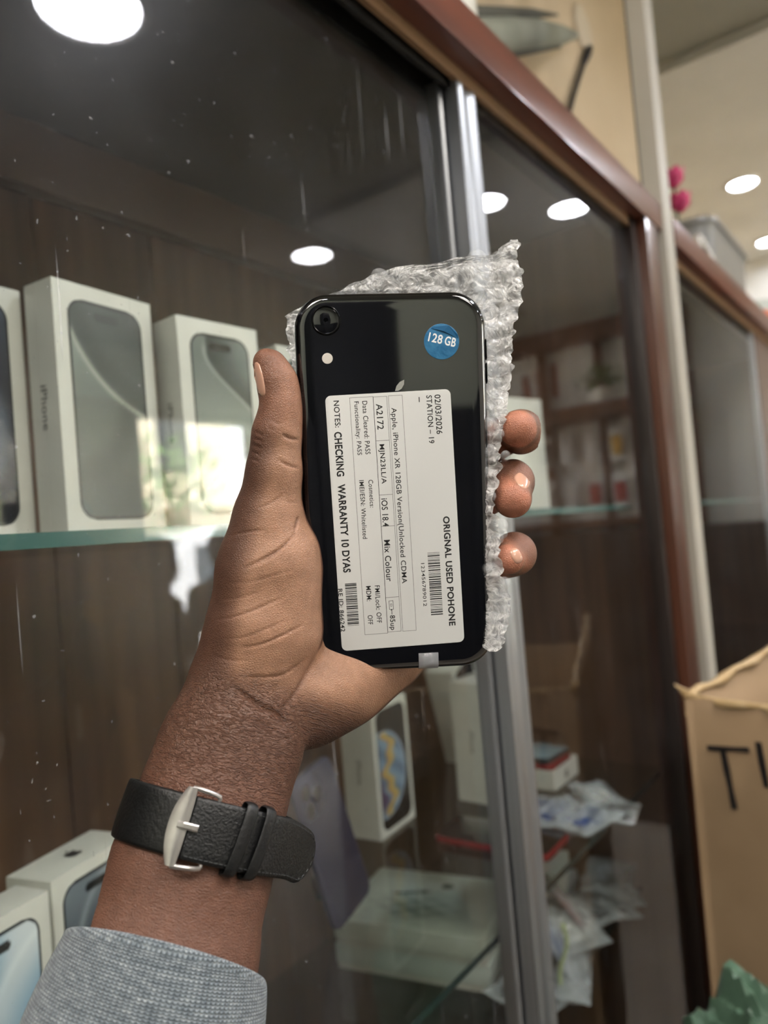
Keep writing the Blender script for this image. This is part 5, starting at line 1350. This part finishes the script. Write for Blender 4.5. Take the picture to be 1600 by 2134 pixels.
gb.location = tuple(SQ(.715, .165, .52)); gb.rotation_euler = (0, 0, ROTS)
bpy.context.view_layer.update()

# ================================================================== ABOVE THE CABINETS
def top(px_, py_, q): return atq(px_, py_, q)
# white parcel on top of the first cabinet
tp0 = atq(925, 40, .42); tp = np.array([tp0[0], tp0[1], ZT+.072]); pk = empty('white_parcel', tuple(tp), ROTS+.2); tag(pk, 'white film-wrapped parcel on top of the cabinet at the upper edge', 'parcel')
o = crumple_blob('parcel_body', None, (.034, .042, .135), mat('parcel_white_film', 'd4d2c8', .3, bump=.8, bscale=120, coat=.3), pk, 9, .5, 4, -.85); o.location = (0, 0, .116)
o = crumple_blob('parcel_knot', None, (.014, .016, .016), MATS['parcel_white_film'], pk, 12, 1, 3); o.location = (.044, -.01, .125)
# grey fabric roll fixed to the cream wall, pointed ends
ctr = [atq(x, y, QB-.045) for x, y in ((930, 78), (1000, 74), (1070, 70), (1130, 66), (1180, 66), (1215, 66))]
fr_ = empty('fabric_roll', tuple(ctr[2])); tag(fr_, 'grey-green folded fabric roll fixed high on the cream wall', 'fabric roll')
greyf = mat('fabric_grey_green', '8b8d7f', .8, mix='7b7d70', mscale=12); greyd = mat('fabric_dark_fold', '55544b', .85)
tube('fabric_core', [p-ctr[2]+b_*.015 for p in ctr], [.026, .028, .028, .025, .017, .006], greyf, fr_, 16)
for yo, rr_, nm in ((.030, .008, 'fabric_fold'), (-.028, .008, 'fabric_fold')):
    tube(nm, [p-ctr[2]+np.array([0, 0, yo+.0*i])+b_*.010-u_*(.01) for i, p in enumerate(ctr[:5])], [rr_*1.3, rr_*1.5, rr_*1.3, rr_*1.0, rr_*.25], greyd, fr_, 10)
# plaster patch
V = []; Fc = []; c0 = atq(1215, 60, QB-.003)
pp = crumple_blob('wall_patch', None, (.05, .006, .05), mat('plaster_patch', 'c9bca6', .8, bump=1, bscale=60), None, 33, .8, 4, -2); pp.location = tuple(c0); pp.rotation_euler = (0, 0, ROTS); tag(pp, 'rough plaster patch on the cream wall beside the black cable', 'plaster patch')
# black cable
cb = [atq(x, y, QB-.009) for x, y in ((1224, 112), (1215, 135), (1205, 165), (1196, 195), (1188, 225), (1178, 262), (1170, 320))]
cbo = empty('cable', tuple(cb[0])); tag(cbo, 'short black cable hanging on the cream wall', 'cable')
tube('cable_cord', [p-cb[0] for p in cb], [.0052]*len(cb), mat('cable_black', '1f1d1e', .5), cbo, 10)
tube('cable_plug', [np.zeros(3)-(cb[1]-cb[0])*.5, np.zeros(3), (cb[1]-cb[0])*.8], [.007, .0085, .0065], MATS['cable_black'], cbo, 10)
# things on the second cabinet
Z2 = ZT+.072
def onz(s, q): return SQ(s, q, Z2)
def topat(px_, py_, q): p = atq(px_, py_, q); return np.array([p[0], p[1], Z2])
binm = mat('bin_grey_plastic', '8f9090', .3, coat=.3)
e = empty('plastic_bin', tuple(topat(1468, 430, .425)), ROTS); tag(e, 'grey rounded plastic bin on top of the second cabinet', 'bin')
bo = rr_loft('bin_body', .44, .115, .05, [(.03, 0), (.022, .005), (.004, .20), (0, .215), (.004, .215), (.012, .02)], binm, e); rr_loft('bin_rim', .452, .125, .055, [(.002, .205), (0, .207), (0, .216), (.003, .219), (.010, .219), (.010, .205)], binm, e)
fl = empty('artificial_flower', tuple(topat(1408, 430, .335)), 0); tag(fl, 'pink artificial flower on top of the second cabinet', 'flower')
pinkm = mat('petal_pink', 'd9487e', .5, mix='c33a6e', mscale=40)
tube('stem', [(0, 0, 0), (.003, .002, .05), (0, 0, .11)], .002, mat('stem_green_dark', '2c3a2c', .5), fl, 6)
def petal_me():
    V = []; Fc = []
    for j in range(6):
        for i in range(5):
            f = j/5; w = math.sin(PI*min(f*.9+.06, 1))*.014; x = -1+2*i/4; V.append((x*w, .030*f, .006*f*f*4+.004*x*x))
    for j in range(5):
        for i in range(4): a = j*5+i; Fc.append((a, a+1, a+6, a+5))
    me = bpy.data.meshes.new('petal'); me.from_pydata(V, [], Fc); me.materials.append(pinkm); me.polygons.foreach_set('use_smooth', [True]*len(me.polygons)); return me
pm = petal_me()
for (dx, dz) in ((0, .11), (.008, .065)):
    for k in range(9):
        o = bpy.data.objects.new('petal', pm); link(o, fl); o.matrix_local = Matrix.Translation((dx, 0, dz)) @ Matrix.Rotation(k*2*PI/6+(.4 if k > 5 else 0), 4, 'Z') @ Matrix.Rotation(math.radians(20+(30 if k > 5 else 0)), 4, 'X')
# glass bowl with a bead chain, white vase
gbm = panemat('bowl_glass', 'eef2f0', 1.6)
e = empty('glass_bowl', tuple(topat(1556, 575, .40)), 0); tag(e, 'clear glass bowl draped with a bead chain on the second cabinet', 'bowl')
V = []; Fc = []; n = 40; pr = [(.02, 0), (.05, .002), (.085, .03), (.10, .07), (.098, .11), (.094, .11), (.096, .07), (.08, .034), (.045, .008), (.01, .006)]
for r_, z_ in pr: V += [(r_*math.cos(2*PI*i/n), r_*math.sin(2*PI*i/n), z_) for i in range(n)]
for k in range(len(pr)-1):
    for i in range(n): Fc.append((k*n+i, k*n+(i+1) % n, (k+1)*n+(i+1) % n, (k+1)*n+i))
me_obj('bowl_wall', V, Fc, gbm, e, True)
e = empty('bead_chain', tuple(topat(1474, 520, .325)), 0); tag(e, 'string of silvery beads on top of the second cabinet', 'bead string')
bmb = bmesh.new(); bmesh.ops.create_icosphere(bmb, subdivisions=2, radius=.0065); mb2 = bpy.data.meshes.new('bead'); bmb.to_mesh(mb2); bmb.free(); mb2.materials.append(mat('bead_silver', 'd8d8d6', .08, metal=.9)); mb2.polygons.foreach_set('use_smooth', [True]*len(mb2.polygons))
for k in range(22):
    a = PI*k/21; o = bpy.data.objects.new('bead', mb2); link(o, e); p = u_*(.16*(k/21-.3))+np.array([0, 0, .0065+.075*math.sin(a)])+b_*.02*math.sin(a); o.location = tuple(p)
e = empty('white_tray', tuple(onz(2.45, .56)), ROTS+.3); tag(e, 'white glossy tray on the second cabinet near the right edge', 'tray')
rr_loft('tray_shell', .16, .16, .03, [(.02, 0), (.004, .004), (0, .06), (.003, .062), (.008, .06), (.014, .01)], mat('tray_white_gloss', 'd5dad7', .12, coat=1), e)
e = empty('orange_packet', tuple(topat(1588, 655, .34)), ROTS); tag(e, 'small orange packet at the far end of the second cabinet top', 'packet')
o = crumple_blob('packet_body', None, (.04, .03, .035), mat('packet_orange', 'd8663c', .4), e, 21, .7, 3); o.location = (0, 0, .021)
# second cabinet's goods, glimpsed through its glass
phone_box(SQ(1.52, .50, ZS1), ROTS, .080, .05, .16, 'blue_dark', 'white phone box behind the second cabinet glass, nearest the grey post')
phone_box(SQ(1.68, .50, ZS1), ROTS, .080, .05, .16, 'natural', 'white phone box behind the second cabinet glass, farther from the grey post')
phone_box(SQ(1.46, .50, ZS2), ROTS, .080, .05, .16, 'blue_light', 'pale blue phone box low behind the second cabinet glass', False)
phone_box(SQ(1.60, .50, ZS2), ROTS, .080, .05, .16, 'blue_light', 'pale blue phone box low behind the second cabinet glass, deeper in', False)

# ================================================================== ACROSS THE ROOM (seen mirrored in the showcase glass)
brown = mat('display_frame_brown', '5c3c28', .4)
def fbox(name, q0, q1, z0, z1, t0, t1, m, par=None, bev=0): return sbox(name, S1-t1, S1-t0, q0, q1, z0, z1, m, par, bev)
dw = case_frame('wall_display', S1-.05, -.95, ZF); tag(dw, 'brown wall display rack on the far white wall, mirrored in the glass', 'display rack')
fbox('back_panel', -1.9, -.35, ZF, 2.35, .0, .03, mat('rack_back_white', 'dedbd0', .5), dw)
for q in (-1.62, -1.18, -.84, -.62, -.36): fbox('upright', q-.02, q+.02, ZF, 2.40, .03, .07, brown, dw)
fbox('cross_rail', -1.9, -.34, 1.90, 1.96, .03, .34, brown, dw); fbox('cross_rail', -1.9, -.34, 1.30, 1.34, .03, .12, brown, dw); fbox('head_board', -1.9, -.34, 2.35, 2.45, .03, .14, brown, dw)
for k, (qa, qb) in enumerate(((-1.95, -1.40), (-1.40, -.85), (-.85, -.30), (-.30, .25))): fbox('base_cupboard', qa+.003, qb-.003, ZF, 1.27, .125, .40, mat('cupboard_brown_dark', '33241b', .4), dw, .004)
for k in range(3): # red painted marks on the white board
    fbox('painted_mark', -1.12-.09*k-.022, -1.12-.09*k+.022, 2.08, 2.28-.02*k, .03, .034, mat('paint_red_brown', '8c4330', .6), dw)
pk_m = [mat('pack_white', 'd9d8d2', .35), mat('pack_yellow', 'c69b2e', .4), mat('pack_red', '9b2c2e', .4), mat('pack_dark', '2b2c31', .4)]
names = {0: 'white', 1: 'yellow', 2: 'red', 3: 'black'}
pos = ['first', 'second', 'third', 'fourth', 'fifth', 'sixth', 'seventh', 'eighth']
for row, (z, cols) in enumerate(((1.66, [0, 0, 1, 0, 0, 3, 0, 0]), (1.40, [2, 0, 2, 2, 0, 0, 3, 2]))):
    for k, c in enumerate(cols):
        q = -.47-.145*k; e = empty('hanging_pack', mw=Matrix.Translation(Vector(SQ(S1-.085, q, z))) @ SROT); tag(e, '%s accessory pack, %s from the case wall in the %s row of the far rack' % (names[c], pos[k], 'upper' if row == 0 else 'lower'), 'packet', 'accessory packs on the far rack')
        box('pack_card', (-.006, -.045, 0), (.004, .045, .19), pk_m[0], e, .001); box('pack_blister', (-.022, -.03, .03), (-.006, .03, .14), pk_m[c], e, .003)
pl = empty('artificial_plant', tuple(SQ(S1-.26, -.75, 1.96))); tag(pl, 'green artificial plant on top of the far rack rail', 'plant')
box('pot', (-.06, -.06, 0), (.06, .06, .08), mat('pot_white', 'd2cfc6', .5), pl, .01)
lm = mat('leaf_green', '5f8048', .5)
V = []; Fc = []
for k in range(150):
    a, el = random.uniform(0, 6.28), random.uniform(.1, 1.4); r_ = random.uniform(.05, .17); c = np.array([math.cos(a)*math.cos(el)*r_, math.sin(a)*math.cos(el)*r_, .08+math.sin(el)*r_*.8]); d_ = RNG.normal(0, 1, 3); d_ /= np.linalg.norm(d_); e_ = np.cross(d_, [0, 0, 1]); e_ /= np.linalg.norm(e_)
    i0 = len(V); V += [c-d_*.025, c+e_*.010, c+d_*.025, c-e_*.010]; Fc.append((i0, i0+1, i0+2, i0+3))
lv = me_obj('foliage', V, Fc, lm, pl); lv['kind'] = 'stuff'
# tan door leaf at the street opening
e = case_frame('door_leaf', 2.16, -2.62, ZF); tag(e, 'tan wooden door leaf folded open beside the street entrance', 'door')
bm = bmesh.new()
for k in range(4):
    sbox('door_board', 1.98+.092*k, 1.98+.092*k+.089, -2.64, -2.60, ZF+.02, 2.15, mat('door_board_tan', 'b58f5f', .5, mix='a6804f', mscale=3, stretch=(8, 8, .6)), e)
bm.free()
# street: van, far facade, trees
def vanobj():
    e = case_frame('van', 6.3, -6.6, ZF-.02); tag(e, 'white van parked in the street, mirrored in the glass', 'car')
    e.matrix_world = e.matrix_world @ Matrix.Rotation(math.radians(8), 4, 'Z')
    bm = bmesh.new(); prof_ = [(-1.9, .35), (-1.95, .9), (-1.5, 1.05), (-.95, 1.75), (-.7, 1.85), (1.8, 1.85), (1.95, 1.6), (1.98, .35)]
    V = [(x, y, z) for y in (-.8, .8) for x, z in prof_]; L = len(prof_); Fc = [tuple(range(L)), tuple(range(L, 2*L))[::-1]]+[(i, L+i, L+(i+1) % L, (i+1) % L) for i in range(L)]
    o = me_obj('body_shell', V, Fc, mat('van_white_paint', 'c9ccd0', .25, coat=.6), e); b_m = o.modifiers.new('b', 'BEVEL'); b_m.width = .06; b_m.segments = 3
    gl_ = mat('van_window', '2d3b44', .08, coat=.5)
    for y in (-.815, .815):
        for (x0, x1) in ((-.85, -.15), (-.05, .75), (.85, 1.65)): box('side_window', (x0, min(y, y*.99), 1.2), (x1, max(y, y*.99)+.002, 1.65), gl_, e)
    me_obj('windscreen', [(-1.49, -.68, 1.09), (-1.49, .68, 1.09), (-.98, .62, 1.74), (-.98, -.62, 1.74)], [(0, 1, 2, 3)], gl_, e).location = (-.012, 0, .012)
    for x in (-1.25, 1.2):
        for y in (-.8, .8):
            V, F_ = tube_v([(x, y-.1, .32), (x, y+.1, .32)], .32, 24); me_obj('wheel', V, F_, mat('tyre_black', '1a1a1b', .8), e, True)
vanobj()
# pale house with dark windows
hs = case_frame('house', 5.5, -11, ZF-.02); tag(hs, 'pale street house with balcony across the road, mirrored in the glass', 'building')
sbox('facade', .5, 10.5, -11.2, -11, ZF-.02, 5.6, mat('facade_cream', 'd8cdb4', .8), hs)
for k in range(6):
    for z in (.4, 2.9):
        o = sbox('window', 1.2+1.5*k, 1.95+1.5*k, -11.0, -10.96, z, z+1.3, mat('window_dark', '3c4244', .2), hs)
sbox('balcony', .5, 10.5, -11.0, -10.2, 2.15, 2.3, MATS['facade_cream'], hs)
def tree(s, q, h, r, label, seed):
    e = empty('tree', tuple(SQ(s, q, ZF-.02))); tag(e, label, 'tree', 'street trees')
    tube('trunk', [(0, 0, 0), (.03, 0, h*.4), (0, .04, h*.8)], [.09, .07, .04], mat('bark_grey_brown', '6a5a48', .9), e, 8)
    g = np.random.default_rng(seed); n = 420; c = g.normal(0, 1, (n, 3)); c /= np.linalg.norm(c, axis=1)[:, None]; c *= (r*g.random((n, 1))**.4); c[:, 2] = c[:, 2]*.9+h
    d_ = g.normal(0, 1, (n, 3)); d_ /= np.linalg.norm(d_, axis=1)[:, None]; e_ = np.cross(d_, [0, 0, 1.]); e_ /= np.linalg.norm(e_, axis=1)[:, None]
    V = np.stack([c-d_*.10, c+e_*.05, c+d_*.10, c-e_*.05], 1).reshape(-1, 3); o = me_obj('crown', V, [(4*i, 4*i+1, 4*i+2, 4*i+3) for i in range(n)], lm, e); o['kind'] = 'stuff'
tree(5.3, -8.4, 2.5, .85, 'bushy street tree nearest the shop entrance', 1); tree(7.4, -9.0, 2.7, .9, 'bushy street tree beyond the white van', 2); tree(3.3, -9.0, 2.3, .8, 'bushy street tree left of the entrance view', 3)
# passers-by and customers, dark against the street
def figure(s, q, face, hgt, shirt, trousers, label, seed):
    global PR
    PR = []
    k_ = hgt/1720.0
    def c_(a, ra, b, rb_, k=30): PR.append(('rc', np.array(a, float), ra, np.array(b, float), rb_, k))
    def e_(a, rx, rz, b, rx2, rz2, k=35): PR.append(('ec', np.array(a, float), (rx, rz), np.array(b, float), (rx2, rz2), k, np.array([1., 0, 0])))
    e_((0, 0, 960), 165, 115, (0, 0, 1120), 140, 100); e_((0, 0, 1120), 140, 100, (0, 5, 1330), 175, 110); e_((0, 5, 1330), 175, 108, (0, 5, 1400), 130, 80)
    c_((0, 5, 1400), 62, (0, -5, 1490), 55, 25)
    PR.append(('ec', np.array([0, -12, 1560.]), (74, 90), np.array([0, -8, 1635.]), (78, 95), 20, np.array([1., 0, 0])))
    c_((0, -95, 1570), 12, (0, -108, 1555), 14, 12)
    for sd_ in (-1, 1):
        c_((sd_*78, -5, 1590), 10, (sd_*84, 3, 1570), 12, 8)
        c_((sd_*175, 5, 1375), 55, (sd_*225, 25, 1110), 42); c_((sd_*225, 25, 1110), 42, (sd_*165, -70, 930), 34); c_((sd_*165, -70, 930), 34, (sd_*140, -75, 890), 38, 20)
        c_((sd_*90, 0, 930), 92, (sd_*100, -5, 500), 62); c_((sd_*100, -5, 500), 60, (sd_*105, 10, 110), 42); c_((sd_*105, 20, 60), 42, (sd_*112, -130, 38), 34, 25)
    V, Q_ = nets((-330, -220, -20), (330, 180, 1760), 15); V = laplace(V, Q_, 4); V[:, 2] = np.maximum(V[:, 2], 2)
    e = empty('person', mw=Matrix.Translation(Vector(SQ(s, q, ZF))) @ SROT @ Matrix.Rotation(face, 4, 'Z')); tag(e, label, 'person')
    b = me_obj('body', V*k_/1000, Q_, vcmat('figure_cloth', .8), e, True)
    z = V[:, 2]; col = np.repeat(rgb(shirt)[None], len(V), 0); col[z < 930] = rgb(trousers); col[z < 85] = rgb('1c1a1a'); col[z > 1425] = rgb('4a3124')
    forearm = (z < 1180) & (z > 930) & (np.abs(V[:, 0]) > 170); col[forearm] = rgb('4a3124')
    col = np.where(col <= .04045, col/12.92, ((col+.055)/1.055)**2.4); at = b.data.color_attributes.new('print', 'FLOAT_COLOR', 'POINT'); at.data.foreach_set('color', np.concatenate([col, np.ones((len(col), 1))], 1).astype(np.float32).ravel())
    bm = bmesh.new(); bmesh.ops.create_icosphere(bm, subdivisions=3, radius=1)
    for v in list(bm.verts):
        v.co = Vector((v.co.x*.084, v.co.y*.100+.004, v.co.z*.088))
    bmesh.ops.delete(bm, geom=[v for v in bm.verts if v.co.z < -.02 and v.co.y < .03 or v.co.y < -.075 and v.co.z < .03 or v.co.z < -.055], context='VERTS')
    bmesh.ops.translate(bm, verts=bm.verts, vec=(0, -.005, 1.622)); bmesh.ops.scale(bm, verts=bm.verts, vec=(k_, k_, k_))
    bm_obj('hair', bm, mat('hair_black', '14110f', .9), e, True)
    # eyes and mouth
    for sd_ in (-1, 1): box('eye', ((sd_*.030-.011)*k_, -.107*k_, 1.588*k_), ((sd_*.030+.011)*k_, -.092*k_, 1.597*k_), mat('eye_dark', '1a1513', .3), e)
    box('mouth', (-.020*k_, -.108*k_, 1.520*k_), (.020*k_, -.090*k_, 1.527*k_), mat('lips_brown', '5c332b', .5), e)
figure(1.06, -1.45, math.radians(200), 1690, '3a3f4a', '23252b', 'person in dark jacket nearest the showcase, hands in pockets, seen only mirrored', 1)
figure(2.02, -2.1, math.radians(150), 1650, '5a554c', '2b2a2a', 'person in grey-brown shirt standing in the doorway, hands in pockets', 2)
figure(2.72, -2.45, math.radians(-170), 1680, '2a2c33', '24303f', 'person in black shirt at the right of the doorway, hands in pockets', 3)
